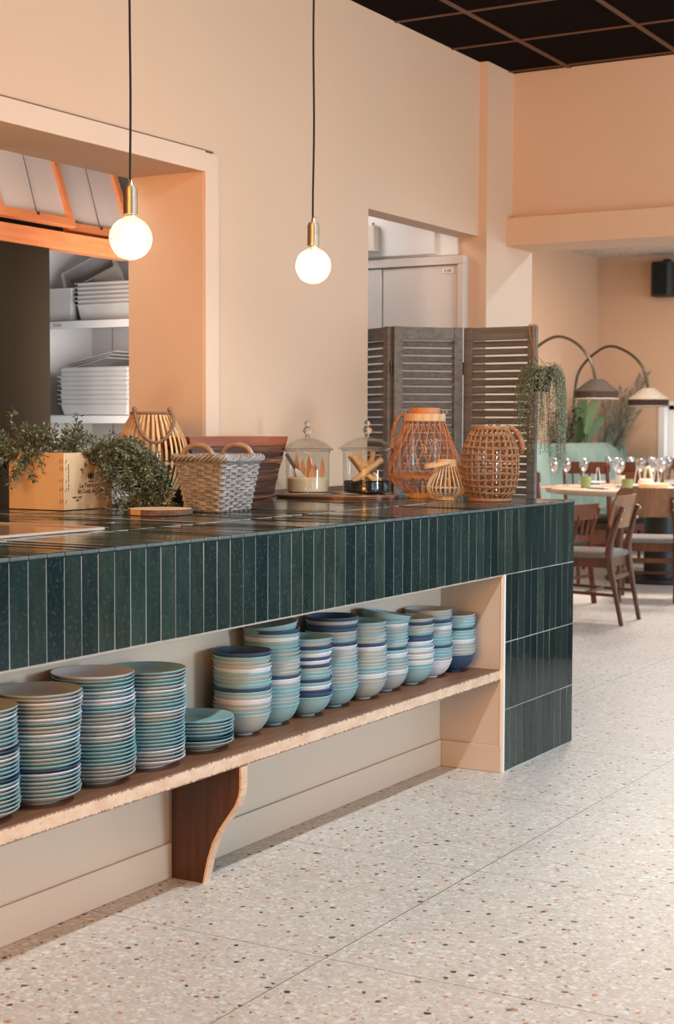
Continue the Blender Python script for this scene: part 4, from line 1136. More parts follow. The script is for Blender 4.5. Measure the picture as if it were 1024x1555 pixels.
for k in range(6):
    pan((.42, .42, .075), -4.895 + .003 * sin(k * 3), 6.31, SH1 + .001 + .0212 * k, 'steel pan, %s in the upper-shelf stack' % (['lowest', 'second from bottom', 'third from bottom', 'third from top', 'second from top', 'topmost'][k]), 'steel kitchen pans')
pan((.30, .17, .15), -4.995, 6.36, SH1 + .222, 'deep steel pan tipped on its side on top of the upper-shelf pans', 'steel kitchen pans', R(0), R(-22), 0).matrix_basis = Matrix.Translation((-5.16, 6.40, 1.960)) @ Matrix.Rotation(R(53), 4, 'X') @ Matrix.Rotation(R(35), 4, 'Z')
for k in range(9):
    pan((.445, .42, .055), -4.995 + .003 * sin(k * 2), 6.31, SH2 + .001 + .0225 * k, 'steel pan, %s in the lower-shelf stack' % (['lowest', 'second from bottom', 'third from bottom', 'fourth from bottom', 'fifth from bottom', 'fourth from top', 'third from top', 'second from top', 'topmost'][k]), 'steel kitchen pans')
lp = MB().frustum((0, 0, 0), (.15, .18), (.156, .186), .006)
for k in range(3):
    o = lp.build('pan_lid', STEEL_D, bevel=.002) if k == 0 else dup(lid0)
    if k == 0: lid0 = o
    o.matrix_basis = TRS(-5.17 + .012 * k, 6.44, SH2 + .258 + .016 * k, .05 * k, 0, R(-12))
    tag(o, ['lowest', 'middle', 'topmost'][k] + ' of three tilted steel pan lids on the lower-shelf pans', 'pan lid', 'steel pan lids')
# emergency lamp in the alcove
t = thing('emergency_light', 'small boxed emergency light on the white panel above the door', 'emergency light', (-4.145, 7.40, 2.19))
MB().box(-4.25, -4.075, 7.345, 7.404, 2.195, 2.335).build('housing', paint('aged_plastic', (222, 206, 184), .5, .05, .05), t, bevel=.006)
MB().box(-4.235, -4.115, 7.325, 7.346, 2.20, 2.33).build('cover', PANE, t, bevel=.004)
MB().box(-4.19, -4.155, 7.334, 7.345, 2.245, 2.285).build('indicator', paint('orange_indicator', (206, 112, 66), .4, .03, 0), t)
for x in (-4.205, -4.13, -4.09): MB().cyl((x, 7.36, 2.334), .007, .014, 10).build('fixing_screw', paint('dull_brass', (140, 116, 92), .5, .05, 0), t)

# ================================================================= FOLDING SCREEN
scr = thing('folding_screen', 'grey weathered louvred folding screen standing in the doorway behind the counter', 'folding screen', (-3.1, 6.64, 0))
SHh = 1.722
def panel(pa, pb):
    a = Vector((pa[0], pa[1], 0)); b = Vector((pb[0], pb[1], 0)); L = (b - a).length; d = (b - a) / L
    Mx = Matrix.Translation(a) @ Matrix.Rotation(math.atan2(d.y, d.x), 4, 'Z')
    fr = MB()
    sw = .042
    fr.box(0, sw, -.014, .014, 0.004, SHh, Mx); fr.box(L - sw, L, -.014, .014, 0.004, SHh, Mx)
    for z0, z1 in ((SHh - .062, SHh - .002), (.88, .94), (.14, .21)): fr.box(sw, L - sw, -.012, .012, z0, z1, Mx)
    p = fr.build('panel', SLATE_WOOD, scr, bevel=.002)
    sl = MB()
    for (z0, z1) in ((.21, .88), (.94, SHh - .062)):
        n = int((z1 - z0) / .0345); pit = (z1 - z0) / n
        for k in range(n):
            zc = z0 + (k + .5) * pit
            sl.box(sw - .003, L - sw + .003, -.0155, .0155, -.0035, .0035, Mx @ Matrix.Translation((0, 0, zc)) @ Matrix.Rotation(R(52), 4, 'X'))
    sl.build('slats', SLATE_WOOD, p)
    return p
panel((-3.210, 6.676), (-2.838, 6.664))
panel((-3.452, 6.412), (-3.214, 6.650))
panel((-3.77, 6.60), (-3.468, 6.412))
hg = MB()
for z in (.3, .95, 1.5):
    hg.cyl((-3.2115, 6.663, z), .005, .06, 8); hg.cyl((-3.460, 6.408, z), .005, .06, 8)
hg.build('hinge', BLACK_METAL, scr)
# hanging plant on the screen's right post
PX, PY, PZ = -2.795, 6.615, 1.415
t = thing('hanging_plant', 'trailing plant in a dark pot hung by cord from the folding screen', 'hanging plant', (PX, PY, PZ))
MB().lathe([(.0001, 0), (.040, 0), (.052, .085), (.054, .087), (.050, .087), (.047, .08), (.0001, .078)], (PX, PY, PZ), 28).build('pot', paint('dark_blue_pot', (38, 40, 48), .35, .05, 0), t, smooth=40)
cdm = MB(); top = Vector((-2.842, 6.642, 1.60))
for a in (0, 2.1, 4.2): cdm.tube([(PX + .053 * cos(a), PY + .053 * sin(a), PZ + .085), top], .0017, 5)
cdm.tube([top, (-2.848, 6.645, 1.715), (-2.850, 6.655, 1.728), (-2.852, 6.685, 1.728), (-2.852, 6.69, 1.66)], .0028, 5); cdm.tube([top, (-2.868, 6.645, 1.70), (-2.872, 6.655, 1.728), (-2.872, 6.685, 1.728)], .0024, 5)
cdm.build('cord', paint('tan_cord', (176, 124, 84), .8, .1, .1), t)
rnd = random.Random(21); L = MB(); Sm = MB()
for k in range(95):
    a = rnd.uniform(0, 2 * pi); e = rnd.uniform(.2, .9)
    l = rnd.choice([rnd.uniform(.10, .2), rnd.uniform(.25, .42), rnd.uniform(.3, .46)])
    if cos(a) < -.3: l *= .75
    trailing(L, Sm, rnd, (PX + .035 * cos(a), PY + .035 * sin(a), PZ + .085), (cos(a) * .18 + .02, sin(a) * .18, .35 + e * .7), l * 1.2, .75, .0125, .0055, 420, None, 1.0, .13)
def narrow(vs_, R_=.15):     # strands hang close around the pot
    out = []
    for x, y, z in vs_:
        dx, dy = x - PX, y - PY; r = math.hypot(dx, dy) + 1e-6; k = R_ * math.tanh(r / R_) / r
        out.append((PX + dx * k, PY + dy * k, z))
    return out
L.v = narrow(L.v); Sm.v = narrow(Sm.v)
L.build('foliage', LEAF_HANG, t); Sm.build('stems', STEM, t)
# ================================================================= DINING ROOM
def bent_plate(mb, wd, z0, z1, y, bend, th, rc=.03, lean=0.0, n=14):
    """curved back board, concave towards +y, rounded corners"""
    m = 8; G = []
    for i in range(n + 1):
        u = -1 + 2 * i / n; x = u * wd / 2
        e = abs(x) - (wd / 2 - rc); c = rc - math.sqrt(max(rc * rc - e * e, 0)) if e > 0 else 0
        col = []
        for j in range(m + 1):
            z = (z0 + c) + (z1 - z0 - 2 * c) * j / m
            col.append((x, y - bend * (1 - u * u) - lean * (z - z0), z))
        G.append(col)
    V = []; 
    for s in (0, 1):
        for col in G:
            for p in col: V.append((p[0], p[1] + (th if s else 0), p[2]))
    N = (n + 1) * (m + 1); F = []
    id_ = lambda s, i, j: s * N + i * (m + 1) + j
    for i in range(n):
        for j in range(m):
            F.append((id_(0, i, j), id_(0, i + 1, j), id_(0, i + 1, j + 1), id_(0, i, j + 1)))
            F.append((id_(1, i, j + 1), id_(1, i + 1, j + 1), id_(1, i + 1, j), id_(1, i, j)))
    for i in range(n):
        F.append((id_(0, i, 0), id_(1, i, 0), id_(1, i + 1, 0), id_(0, i + 1, 0)))
        F.append((id_(0, i + 1, m), id_(1, i + 1, m), id_(1, i, m), id_(0, i, m)))
    for j in range(m):
        F.append((id_(0, 0, j + 1), id_(1, 0, j + 1), id_(1, 0, j), id_(0, 0, j)))
        F.append((id_(0, n, j), id_(1, n, j), id_(1, n, j + 1), id_(0, n, j + 1)))
    return mb.add(V, F)
def cushion(mb, hx, hy, z0, h, rad=.05, puff=.012):
    P = rrect(0, 0, hx, hy, rad); P = P[::3]; n = len(P); V = []; F = []
    lv = [(.97, 0), (1, h * .25), (1, h * .7), (.97, h), (.8, h + puff * .6), (.45, h + puff), (.01, h + puff * 1.1)]
    for k, z in lv: V += [(x * k, y * k, z0 + z) for x, y in P]
    for i in range(len(lv) - 1):
        for j in range(n): F.append((i * n + j, i * n + (j + 1) % n, (i + 1) * n + (j + 1) % n, (i + 1) * n + j))
    F.append(tuple(range(n - 1, -1, -1))); F.append(tuple((len(lv) - 1) * n + j for j in range(n)))
    return mb.add(V, F)
# ---- oak chair: local +y is forward
def oak_chair(label, x, y, rz):
    t = thing('dining_chair', label, 'chair', (x, y, 0), rz, 'oak dining chairs')
    sm = cushion(MB(), .225, .215, .425, .034).build('seat_cushion', FABRIC_GREY, t, smooth=50, local=True)
    fr = MB()
    fr.box(-.20, .20, .165, .19, .365, .425); fr.box(-.20, .20, -.20, -.178, .365, .425)
    for s in (-1, 1): fr.box(s * .20 - .011, s * .20 + .011, -.19, .18, .365, .425)
    fr.build('seat_frame', OAK_DARK, t, bevel=.003, local=True)
    for s in (-1, 1):
        # rear leg running up as the back post
        pts = catmull([(s * .195, -.285, .001), (s * .198, -.245, .20), (s * .203, -.205, .40), (s * .196, -.205, .52), (s * .180, -.245, .66), (s * .172, -.275, .755)], 6)
        m = len(pts); rr_ = [.0150 + .0120 * math.exp(-((p.z - .42) / .16) ** 2) for p in pts]
        MB().tube(pts, rr_, 8, flat=1.0, up_=(1, 0, 0)).build('rear_leg', OAK_DARK, t, smooth=50, local=True)
        MB().tube([(s * .195, .205, .001), (s * .197, .18, .36), (s * .197, .178, .424)], [.013, .021, .022], 8).build('front_leg', OAK_DARK, t, smooth=50, local=True)
        MB().tube([(s * .199, -.255, .19), (s * .197, .19, .205)], .0115, 6).build('stretcher', OAK_DARK, t, smooth=50, local=True)
    MB().tube([(-.197, -.215, .30), (.197, -.215, .30)], .019, 6, flat=.55, up_=(0, 1, 0)).build('rear_rail', OAK_DARK, t, local=True)
    MB().tube([(-.198, -.04, .197), (.198, -.04, .197)], .011, 6).build('cross_stretcher', OAK_DARK, t, smooth=50, local=True)
    b = bent_plate(MB(), .455, .615, .825, -.205, .035, .014, .035, .20).build('backrest', OAK, t, smooth=40, local=True)
    sc = MB()
    for s in (-1, 1):
        for z in (.672, .735): sc.ball((s * (.181 - .08 * (z - .672)), -.268 - .3 * (z - .672) , z), .0075, 8)
    sc.build('back_screw', STEEL, t, local=True)
    return t
oak_chair('oak chair with grey seat standing alone just past the counter, turned sideways', -3.69, 9.553, R(93))
oak_chair('oak chair with curved back board, its back to us at the round table', -3.775, 10.985, R(17))
# ---- dark wood chair with top rail and spindles
def slat_chair(label, x, y, rz, wood_, seat, group, arms=False, hb=.93):
    t = thing('dining_chair', label, 'chair', (x, y, 0), rz, group)
    cushion(MB(), .22, .21, .42, .03).build('seat_cushion', seat, t, smooth=50, local=True)
    fr = MB(); fr.box(-.2, .2, .17, .195, .36, .42); fr.box(-.2, .2, -.205, -.18, .36, .42)
    for s in (-1, 1): fr.box(s * .2 - .012, s * .2 + .012, -.19, .18, .36, .42)
    fr.build('seat_frame', wood_, t, bevel=.003, local=True)
    for s in (-1, 1):
        pts = catmull([(s * .2, -.25, .001), (s * .2, -.205, .38), (s * .2, -.21, .5), (s * .2, -.275, hb - .03)], 5)
        MB().tube(pts, .021, 8, flat=.8).build('rear_leg', wood_, t, smooth=50, local=True)
        zf = .66 if arms else .42
        MB().tube([(s * .205, .2, .001), (s * .2, .19, zf)], [.014, .021], 8).build('front_leg', wood_, t, smooth=50, local=True)
        if arms: MB().tube(catmull([(s * .2, -.245, .66), (s * .215, -.05, .672), (s * .21, .2, .668)], 5), .020, 8, flat=.55).build('armrest', wood_, t, smooth=50, local=True)
    bent_plate(MB(), .44, hb - .11, hb, -.262, .03, .02, .02, .12).build('top_rail', wood_, t, smooth=40, local=True)
    bent_plate(MB(), .41, hb - .27, hb - .225, -.235, .02, .016, .008, .12).build('lower_rail', wood_, t, smooth=40, local=True)
    sp_ = MB()
    for k in (-.12, -.04, .04, .12): sp_.tube([(k, -.252 , hb - .25), (k, -.288, hb - .08)], .008, 6)
    sp_.build('spindles', wood_, t, smooth=50, local=True)
    MB().tube([(-.2, -.225, .2), (.2, -.225, .2)], .011, 6).build('stretcher', wood_, t, local=True)
    return t
slat_chair('low-backed orange-brown armchair with dark green seat, behind the lone oak chair', -4.28, 10.33, R(84), ORANGE_WOOD, FABRIC_GREEN, 'red-brown wooden chairs', True, .72)
slat_chair('orange-brown chair at the left of the round table, beside the folding screen', -4.80, 11.42, R(-22), ORANGE_WOOD, FABRIC_DARK, 'red-brown wooden chairs', False, .93)
DK = 'red-brown wooden chairs'
for k, (x, y, rz, lb) in enumerate([(-5.19, 13.56, 4, 'dark red-brown chair seen from behind, left of two at the long table'), (-4.70, 13.74, -4, 'dark red-brown chair seen from behind, right of two at the long table'),
                            (-4.95, 15.25, 176, 'dark red-brown chair on the far side of the long table, under the pale lamp')]):
    slat_chair(lb, x, y, R(rz), RED_WOOD, FABRIC_DARK, DK, False, .95)
slat_chair('dark red-brown chair beyond the round table, facing us, behind the green cups', -4.80, 13.10, R(158), RED_WOOD, FABRIC_DARK, DK, False, .86)
# ---- round table
TX, TY, TH = -4.17, 12.42, .765
t = thing('round_table', 'big round pale oak table on a black pedestal, laid with glasses and green cups', 'table', (TX, TY, 0))
MB().lathe([(.0001, TH - .045), (.93, TH - .045), (.948, TH - .036), (.948, TH - .008), (.94, TH), (.0001, TH)], n=96).build('table_top', PALE_OAK, t, smooth=40, local=True)
MB().lathe([(.0001, TH - .065), (.40, TH - .065), (.40, TH - .0455), (.0001, TH - .0455)], n=48).build('support_plate', BLACK_METAL, t, smooth=40, local=True)
MB().lathe([(.0001, .03), (.135, .03), (.135, TH - .066), (.0001, TH - .066)], n=48).build('pedestal', BLACK_METAL, t, smooth=40, local=True)
MB().lathe([(.0001, .001), (.44, .001), (.45, .012), (.44, .03), (.0001, .031)], n=64).build('base_plate', BLACK_METAL, t, smooth=40, local=True)
# long table by the banquette and one more to the right
def leg_table(label, x, y, wx, wy, rz=0):
    t = thing('dining_table', label, 'table', (x, y, 0), rz)
    MB().box(-wx / 2, wx / 2, -wy / 2, wy / 2, .72, .755).build('table_top', PALE_OAK, t, bevel=.004, local=True)
    for sx in (-1, 1):
        for sy in (-1, 1): MB().tube([(sx * (wx / 2 - .08), sy * (wy / 2 - .08), .001), (sx * (wx / 2 - .08), sy * (wy / 2 - .08), .72)], [.018, .026], 8).build('leg', RED_WOOD, t, smooth=50, local=True)
    return t
leg_table('long pale table in front of the green banquette, laid with glasses', -4.64, 14.46, 1.45, .66, 0)
# ---- tableware
gl_prof = [(.0335, .0), (.034, .0015), (.012, .004), (.0045, .010), (.0038, .03), (.0038, .095), (.006, .105), (.022, .122), (.034, .142), (.0385, .165), (.037, .19), (.0325, .215), (.0315, .2155), (.036, .19), (.0373, .165), (.033, .1435), (.021, .124), (.0001, .110)]
glp = None
def wine(x, y, z, label, k=1.0):
    global glp
    o = MB().lathe([(0.0001, 0)] + gl_prof, n=28).build('wine_glass', WINE, smooth=60) if glp is None else glp.copy()
    if glp is None: glp = o
    else: COL.objects.link(o)
    o.matrix_basis = Matrix.Translation((x, y, z)) @ Matrix.Scale(k, 4); tag(o, label, 'wine glass', 'wine glasses')
W1 = TH + .0006
for x, y, lb, k in [(-4.96, 12.30, 'wine glass on the round table nearest the folding screen', 1.05), (-4.90, 12.55, 'wine glass on the round table, second from the folding screen', 1.05),
                 (-4.40, 12.06, 'wine glass on the round table between the two green cups', 1.12), (-4.42, 12.62, 'wine glass on the round table behind the pale stacked cup', 1.08),
                 (-4.31, 12.62, 'wine glass on the round table at the right of view, left of its pair', 1.1), (-4.22, 12.56, 'wine glass on the round table at the right of view, right of its pair', 1.1)]:
    wine(x, y, W1, lb, k)
for x, y, lb in [(-5.00, 12.12, 'wine glass at the left front of the round table by the terracotta mat'), (-4.72, 12.85, 'wine glass at the far side of the round table, left of centre')]:
    wine(x, y, W1, lb, 1.08)
for k, (x, y, lb) in enumerate([(-5.30, 14.22, 'wine glass at the left end of the long table'), (-5.19, 14.52, 'second wine glass from the left on the long table, at its back'), (-5.09, 14.24, 'third wine glass from the left on the long table'),
                         (-4.99, 14.54, 'fourth wine glass from the left on the long table, at its back'), (-4.89, 14.26, 'fifth wine glass from the left on the long table'), (-4.80, 14.50, 'rightmost wine glass in view on the long table')]):
    wine(x, y, .7558, lb, 1.05)
def cup(x, y, z, label, mat=CUP_GREEN, r=.043, h=.085, name='cup', cat='cup', group='green cups'):
    o = MB().lathe([(.0001, 0), (r * .78, 0), (r * .84, .004), (r, h * .6), (r * .98, h), (r * .92, h), (r * .92, h * .6), (r * .76, .008), (.0001, .008)], n=32).build(name, mat, smooth=50)
    o.location = (x, y, z); tag(o, label, cat, group)
cup(-4.66, 11.98, W1, 'green ceramic cup on the round table, left of the two', r=.045, h=.092)
cup(-4.19, 11.66, W1, 'green ceramic cup on the round table, right of the two behind the oak chair', r=.046, h=.090)
cup(-4.50, 12.36, W1, 'small white stacked cup on the round table between the green cups', CREAM, .036, .095, 'cup', 'cup', None)
def dish(x, y, z, r, mat, label):
    o = MB().lathe([(.0001, .002), (r * .55, .002), (r * .58, 0), (r * .62, .003), (r, .020), (r * .985, .023), (r * .6, .009), (.0001, .008)], n=40).build('dinner_plate', mat, smooth=50)
    o.location = (x, y, z); tag(o, label, 'plate', 'plates laid on the round table')
dish(-4.36, 12.22, W1, .125, CER['grey'], 'grey plate laid on the round table between the green cups')
dish(-4.12, 12.84, W1, .13, CER['teal'], 'teal plate laid on the round table at the right of view')
dish(-4.93, 12.83, W1, .12, CER['white'], 'white plate laid at the far left of the round table')
t = thing('bread_basket', 'shallow pale bread basket on the round table right of the green cup', 'basket', (-4.10, 12.02, W1))
MB().lathe([(.0001, .001), (.095, .001), (.115, .018), (.118, .044), (.110, .050), (.104, .044), (.100, .016), (.0001, .012)], n=40).build('basket_body', RATTAN_PALE, t, smooth=50, local=True)
cushion(MB(), .085, .08, .014, .022, .05).build('cloth', NAPKIN, t, smooth=50, local=True)
# folded napkins standing, mats and cutlery
def napkin(x, y, z, rz, label):
    mb = MB(); n = 8
    for s in (-1, 1):
        pts = [(s * (.004 + .022 * (1 - k / n)), 0, .15 * k / n) for k in range(n + 1)]
        V = []; F = []
        for (px, py, pz) in pts:
            w_ = .035 * (1 - .35 * pz / .15); V += [(px, -w_, pz), (px, w_, pz), (px + .004 * s, w_, pz), (px + .004 * s, -w_, pz)]
        for k in range(n):
            for q in range(4): F.append((4 * k + q, 4 * k + (q + 1) % 4, 4 * k + 4 + (q + 1) % 4, 4 * k + 4 + q))
        F += [(3, 2, 1, 0), (4 * n, 4 * n + 1, 4 * n + 2, 4 * n + 3)]
        mb.add(V, F)
    o = mb.build('folded_napkin', NAPKIN, smooth=40); o.matrix_basis = TRS(x, y, z, rz); tag(o, label, 'napkin', 'folded napkins')
for x, y, z, lb in [(-4.80, 12.62, W1, 'white napkin folded upright on the round table by the left glasses'), (-4.58, 13.0, W1, 'white napkin folded upright at the far side of the round table'), (-4.40, 12.97, W1, 'white napkin folded upright on the round table below the window'),
                 (-5.14, 14.38, .7558, 'white napkin folded upright at the left of the long table'), (-4.93, 14.40, .7558, 'white napkin folded upright at the right of view on the long table')]:
    napkin(x, y, z, R(20), lb)
for x, y, rz, lb in [(-4.88, 12.02, 40, 'terracotta place mat at the left of the round table'), (-4.52, 12.52, 20, 'terracotta place mat behind the left green cup on the round table')]:
    o = MB().box(-.2, .2, -.14, .14, 0, .0015).build('place_mat', TERRA); o.matrix_basis = TRS(x, y, W1 - .0004, R(rz)); tag(o, lb, 'place mat', 'terracotta place mats')
t = thing('cutlery_set', 'dark napkin with knife and fork near the front edge of the round table', 'cutlery', (-4.50, 11.83, W1), R(-30))
MB().box(-.10, .10, -.035, .035, 0, .006).build('dark_napkin', FABRIC_DARK, t, bevel=.002, local=True)
MB().tube([(-.10, -.01, .009), (.02, -.01, .010), (.11, -.012, .009)], [.003, .004, .007], 6, flat=.4).build('knife', STEEL, t, local=True)
MB().tube([(-.10, .012, .009), (.02, .012, .010), (.10, .014, .009)], [.003, .003, .008], 6, flat=.4).build('fork', STEEL, t, local=True)
t = thing('bud_vase', 'cream bud vase with a curled pale napkin behind the right green cup', 'vase', (-4.26, 12.30, W1))
MB().lathe([(.0001, 0), (.045, 0), (.062, .02), (.066, .05), (.050, .075), (.046, .074), (.058, .048), (.0001, .012)], n=32).build('bowl', CREAM, t, smooth=50, local=True)
MB().tube(catmull([(.0, 0, .02), (-.01, 0, .09), (.0, 0, .15), (.022, 0, .165), (.035, 0, .13), (.045, .0, .08)], 6), .013, 8).build('curl', paint('pale_green_cloth', (206, 206, 170), .8, .04, .1), t, smooth=60, local=True)

# ---- green channel-back banquette along the left wall
t = thing('banquette_sofa', 'pale green velvet banquette with upright padded channels', 'sofa', (-5.65, 13.6, 0))
chan = MB(); y0, y1 = 11.4, 15.9; nch = 11; cw = (y1 - y0) / nch
for k in range(nch):
    yc = y0 + cw * (k + .5); pts = []
    V = []; F = []; na, nzv = 12, 10
    for j in range(nzv + 1):
        z = .40 + .70 * j / nzv
        top = 1.0 if j < nzv else .80
        zz = z if j < nzv else z + .004
        for i in range(na + 1):
            u = -1 + 2 * i / na; bul = math.sqrt(max(0, 1 - u * u * .96))
            f = j / nzv; cap = math.sqrt(max(0, 1 - max(0, (f - .82) / .18) ** 2)) if f > .82 else 1
            V.append((-5.80 + (.045 + .065 * bul) * max(cap, .08) - .04 * f, yc + u * cw / 2 * .995, zz))
    for j in range(nzv):
        for i in range(na): F.append((j * (na + 1) + i, j * (na + 1) + i + 1, (j + 1) * (na + 1) + i + 1, (j + 1) * (na + 1) + i))
    chan.add(V, F)
chan.build('padded_back', VELVET, t, smooth=60)
MB().box(-5.86, -5.79, y0, y1, .02, 1.085).build('back_board', VELVET, t, bevel=.02)
cb = MB().box(-5.84, -5.74, y1 - .001, y1 + .05, .02, 1.08); cb.build('end_cushion', VELVET, t, bevel=.02)
MB().box(-5.79, -5.44, y0, y1, .26, .47).build('seat', VELVET, t, bevel=.05, seg=4)
MB().box(-5.79, -5.48, y0, y1, .001, .26).build('plinth', RED_WOOD, t)
# ---- arc lamps
def arc_lamp(label, px, y, rad_pts, sx, sz, shade, tr_):
    t = thing('arc_lamp', label, 'floor lamp', (px, y, 0), 0, 'arc floor lamps')
    MB().lathe([(.0001, .001), (.072, .001), (.075, .012), (.066, .05), (.0001, .051)], (px, y, 0), 40).build('base', LAMP_METAL, t, smooth=40)
    MB().tube(catmull(rad_pts, 10), .0135, 8).build('arc_pole', LAMP_METAL, t, smooth=60)
    r = .20
    s = MB().lathe([(.055, sz + .125), (.062, sz + .127), (r, sz + .022), (r + .004, sz + .014), (r - .006, sz + .012), (.055, sz + .117), (.0001, sz + .117), (.0001, sz + .125)], (sx, y, 0), 40)
    s = s.build('shade', shade, t, smooth=30)
    f = MB(); n = 110
    rnd = random.Random(int(px * 10 + y))
    for k in range(n):
        a = 2 * pi * k / n; b = 2 * pi * (k + .86) / n; h = .068 + rnd.uniform(-.006, .006)
        ro = r + .002
        f.add([(sx + ro * cos(a), y + ro * sin(a), sz + .018), (sx + ro * cos(b), y + ro * sin(b), sz + .018), (sx + (ro - .004) * cos(b), y + (ro - .004) * sin(b), sz - h + .018), (sx + (ro - .004) * cos(a), y + (ro - .004) * sin(a), sz - h + .018),
               (sx + (ro - .004) * cos(a), y + (ro - .004) * sin(a), sz + .018), (sx + (ro - .004) * cos(b), y + (ro - .004) * sin(b), sz + .018), (sx + (ro - .008) * cos(b), y + (ro - .008) * sin(b), sz - h + .018), (sx + (ro - .008) * cos(a), y + (ro - .008) * sin(a), sz - h + .018)],
              [(0, 3, 2, 1), (4, 5, 6, 7), (0, 1, 5, 4), (1, 2, 6, 5), (2, 3, 7, 6), (3, 0, 4, 7)])
    f.build('fringe', FRINGE, s)
    e = MB().tube([(sx + (r - .004) * cos(2 * pi * k / 60), y + (r - .004) * sin(2 * pi * k / 60), sz - .052 + .003 * sin(k * 2.3)) for k in range(60)], .006, 5, True); e.build('fringe_edge', FRINGE_EDGE, s)
    return t
y1_ = 13.6
arc_lamp('arc floor lamp with dark brown fringed shade, in front of the wall corner', -5.96, y1_, [(-5.96, y1_, .03), (-5.96, y1_, 1.2), (-5.93, y1_, 1.70), (-5.84, y1_, 1.96), (-5.62, y1_, 2.10), (-5.42, y1_, 2.05), (-5.26, y1_, 1.88), (-5.20, y1_, 1.66)], -5.195, 1.575, SHADE_DARK, FRINGE)
y2_ = 14.95
arc_lamp('arc floor lamp with pale fringed shade, rightmost, by the window', -5.95, y2_, [(-5.95, y2_, .03), (-5.95, y2_, 1.15), (-5.945, y2_, 1.62), (-5.87, y2_, 1.88), (-5.62, y2_, 2.07), (-5.40, y2_, 2.02), (-5.23, y2_, 1.86), (-5.165, y2_, 1.62)], -5.165, 1.525, SHADE_PALE, FRINGE)
# ---- plants behind the banquette
def potted(name, label, x, y, r=.12, h=.5):
    r = min(r, .095)
    t = thing(name, label, 'plant', (x, y, 0))
    MB().lathe([(.0001, .001), (r * .7, .001), (r * .95, h * .7), (r, h), (r * .9, h), (r * .85, h - .04), (.0001, h - .05)], (x, y, 0), 28).build('pot', paint('plant_pot', (120, 110, 100), .7, .08, .1), t, smooth=40)
    return t
def big_leaf(mb, pts, wd, n=14, shape=1.0, wave=.0):
    C = catmull(pts, 5); m = len(C); V = []; F = []
    for i, p in enumerate(C):
        f = i / (m - 1); d = (C[min(i + 1, m - 1)] - C[max(i - 1, 0)]).normalized(); s = d.cross(Vector((-.5, .85, .25))).normalized()
        nrm = s.cross(d)
        w_ = wd * max(0, sin(pi * min(1, f ** shape))) * (1 + wave * sin(i * 2.7)) + .0008
        V += [p - s * w_ - nrm * w_ * .25, p, p + s * w_ - nrm * w_ * .25]
    for i in range(m - 1): F += [(3 * i, 3 * i + 1, 3 * i + 4, 3 * i + 3), (3 * i + 1, 3 * i + 2, 3 * i + 5, 3 * i + 4)]
    mb.add(V, F)
t = potted('leafy_plant', 'dark bushy leafy plant behind the banquette next to the folding screen', -5.97, 14.74, .11)
rnd = random.Random(31); L = MB(); Sm = MB()
for k in range(26):
    a = rnd.uniform(0, 6.28); base = Vector((-5.97, 14.74, .46))
    tip = base + Vector((.15 * cos(a) * rnd.uniform(.3, 1), .26 * sin(a) * rnd.uniform(.3, 1), rnd.uniform(.6, 1.12)))
    if tip.x < -6.07: tip.x = -6.05
    path = catmull([base, base.lerp(tip, .5) + Vector((0, 0, .1)), tip], 8); Sm.tube(path, .004, 5)
    for q in range(7):
        p = path[int((.35 + .65 * q / 6) * (len(path) - 1))]; b = rnd.uniform(0, 6.28)
        d = Vector((cos(b), sin(b), rnd.uniform(-.3, .7))); 
        if p.x + d.x * .1 < -6.08: d.x = abs(d.x)
        leaf(L, p, d, Vector((0, 0, 1)), rnd.uniform(.08, .13), rnd.uniform(.04, .06))
L.build('foliage', LEAF_DARK, t); Sm.build('stems', STEM, t)
t = potted('banana_plant', 'plant with broad pale green paddle leaves behind the banquette, under the dark lamp', -5.97, 15.22, .11)
L = MB(); Sm = MB(); b = Vector((-5.97, 15.22, .46))
for (tx_, ty_, z1, z2, wd) in [(.02, -.10, 1.16, 1.60, .055), (.10, .02, 1.18, 1.58, .060), (.14, .10, 1.10, 1.38, .05), (.03, .12, 1.12, 1.48, .05), (.02, -.18, 1.05, 1.35, .05)]:
    st = b + Vector((tx_ * .4, ty_ * .4, z1 - .46)); tip = b + Vector((tx_ * 1.25, ty_ * 1.25, z2 - .46))
    Sm.tube(catmull([b, b.lerp(st, .5), st], 5), .010, 6)
    big_leaf(L, [st, st.lerp(tip, .4) + Vector((0, 0, .05)), st.lerp(tip, .8) + Vector((.02, .02, .03)), tip + Vector((.03, .03, -.02))], wd, shape=.75, wave=.10)
L.build('leaves', LEAF_MID, t, smooth=70); Sm.build('stems', LEAF_MID, t, smooth=60)
t = potted('palm_plant', 'potted palm with long feathered fronds leaning right in the corner', -5.90, 15.62, .11)
L = MB(); Sm = MB(); b = Vector((-5.90, 15.62, .46)); rnd = random.Random(9)
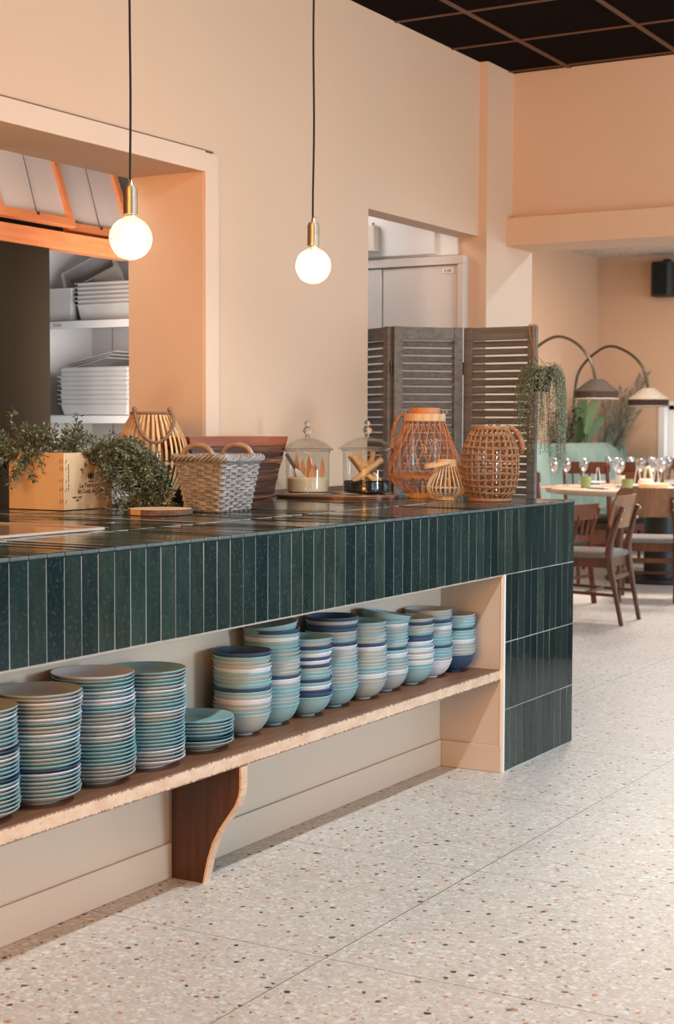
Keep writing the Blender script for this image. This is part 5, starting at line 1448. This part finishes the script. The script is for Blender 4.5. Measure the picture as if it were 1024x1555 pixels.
for (dx, dy, z2, bend) in [(.44, .06, 1.82, .08), (.38, .10, 1.76, .09), (.20, .05, 1.64, .06), (.08, -.05, 1.62, .05), (.28, .12, 1.60, .10), (.0, .10, 1.52, .06), (.13, .14, 1.55, .08), (.34, .05, 1.42, .14)]:
    tip = b + Vector((dx, dy, z2 - .46)); mid = b.lerp(tip, .5) + Vector((-dx * .12, 0, bend))
    path = catmull([b, b.lerp(mid, .55) + Vector((0, 0, .03)), mid, tip], 9); Sm.tube(path, [.007 - .005 * i / len(path) for i in range(len(path))], 5)
    m = len(path)
    for i in range(int(m * .38), m):
        for rep in range(2):
            p = path[i].lerp(path[min(i + 1, m - 1)], rep * .5); d = (path[min(i + 1, m - 1)] - path[max(i - 1, 0)]).normalized()
            for s in (-1, 1):
                sd_ = d.cross(Vector((-.5, .85, 0))).normalized() * s
                e = (d * .85 + sd_ * .65 + Vector((0, 0, rnd.uniform(-.1, .1))))
                ln = .17 * (1 - .45 * (i / m - .38) / .62) * rnd.uniform(.85, 1.1)
                q = p + e.normalized() * ln
                if q.y > 15.97 or q.x < -6.07: continue
                leaf(L, p, e, Vector((-.3, -.9, .3)), ln, .013)
L.build('fronds', LEAF_PALM, t); Sm.build('stems', STEM, t)
# ---- loudspeaker on the wall
t = thing('loudspeaker', 'black loudspeaker mounted high on the dining room wall', 'speaker', (-5.33, 15.86, 2.82))
mb = MB(); o_ = [(-.115, .10), (-.07, .135), (.07, .135), (.115, .10), (.115, -.06), (.075, -.10), (-.075, -.10), (-.115, -.06)]
mb.prism([(-5.33 + a, 15.84 + b_, 2.63) for a, b_ in o_], (0, 0, .36)); mb.build('cabinet', BLACK, t, bevel=.012)
MB().prism([(-5.33 + a, 15.738 + b_, 2.655) for a, b_ in [(-.085, .035), (-.068, 0), (.068, 0), (.085, .035)]], (0, 0, .31)).build('grille', paint('speaker_grille', (16, 15, 15), .9, .1, .4, bscale=800), t)
MB().box(-5.36, -5.30, 15.93, 16.0, 2.99, 3.03).box(-5.345, -5.315, 15.9, 15.96, 2.96, 3.0).build('bracket', BLACK_METAL, t)
# cable of the speaker
MB().tube(catmull([(-5.40, 15.985, 2.95), (-5.50, 15.985, 2.80), (-5.49, 15.985, 2.70), (-5.42, 15.98, 2.66)], 6), .004, 5).build('cable', BLACK, t)
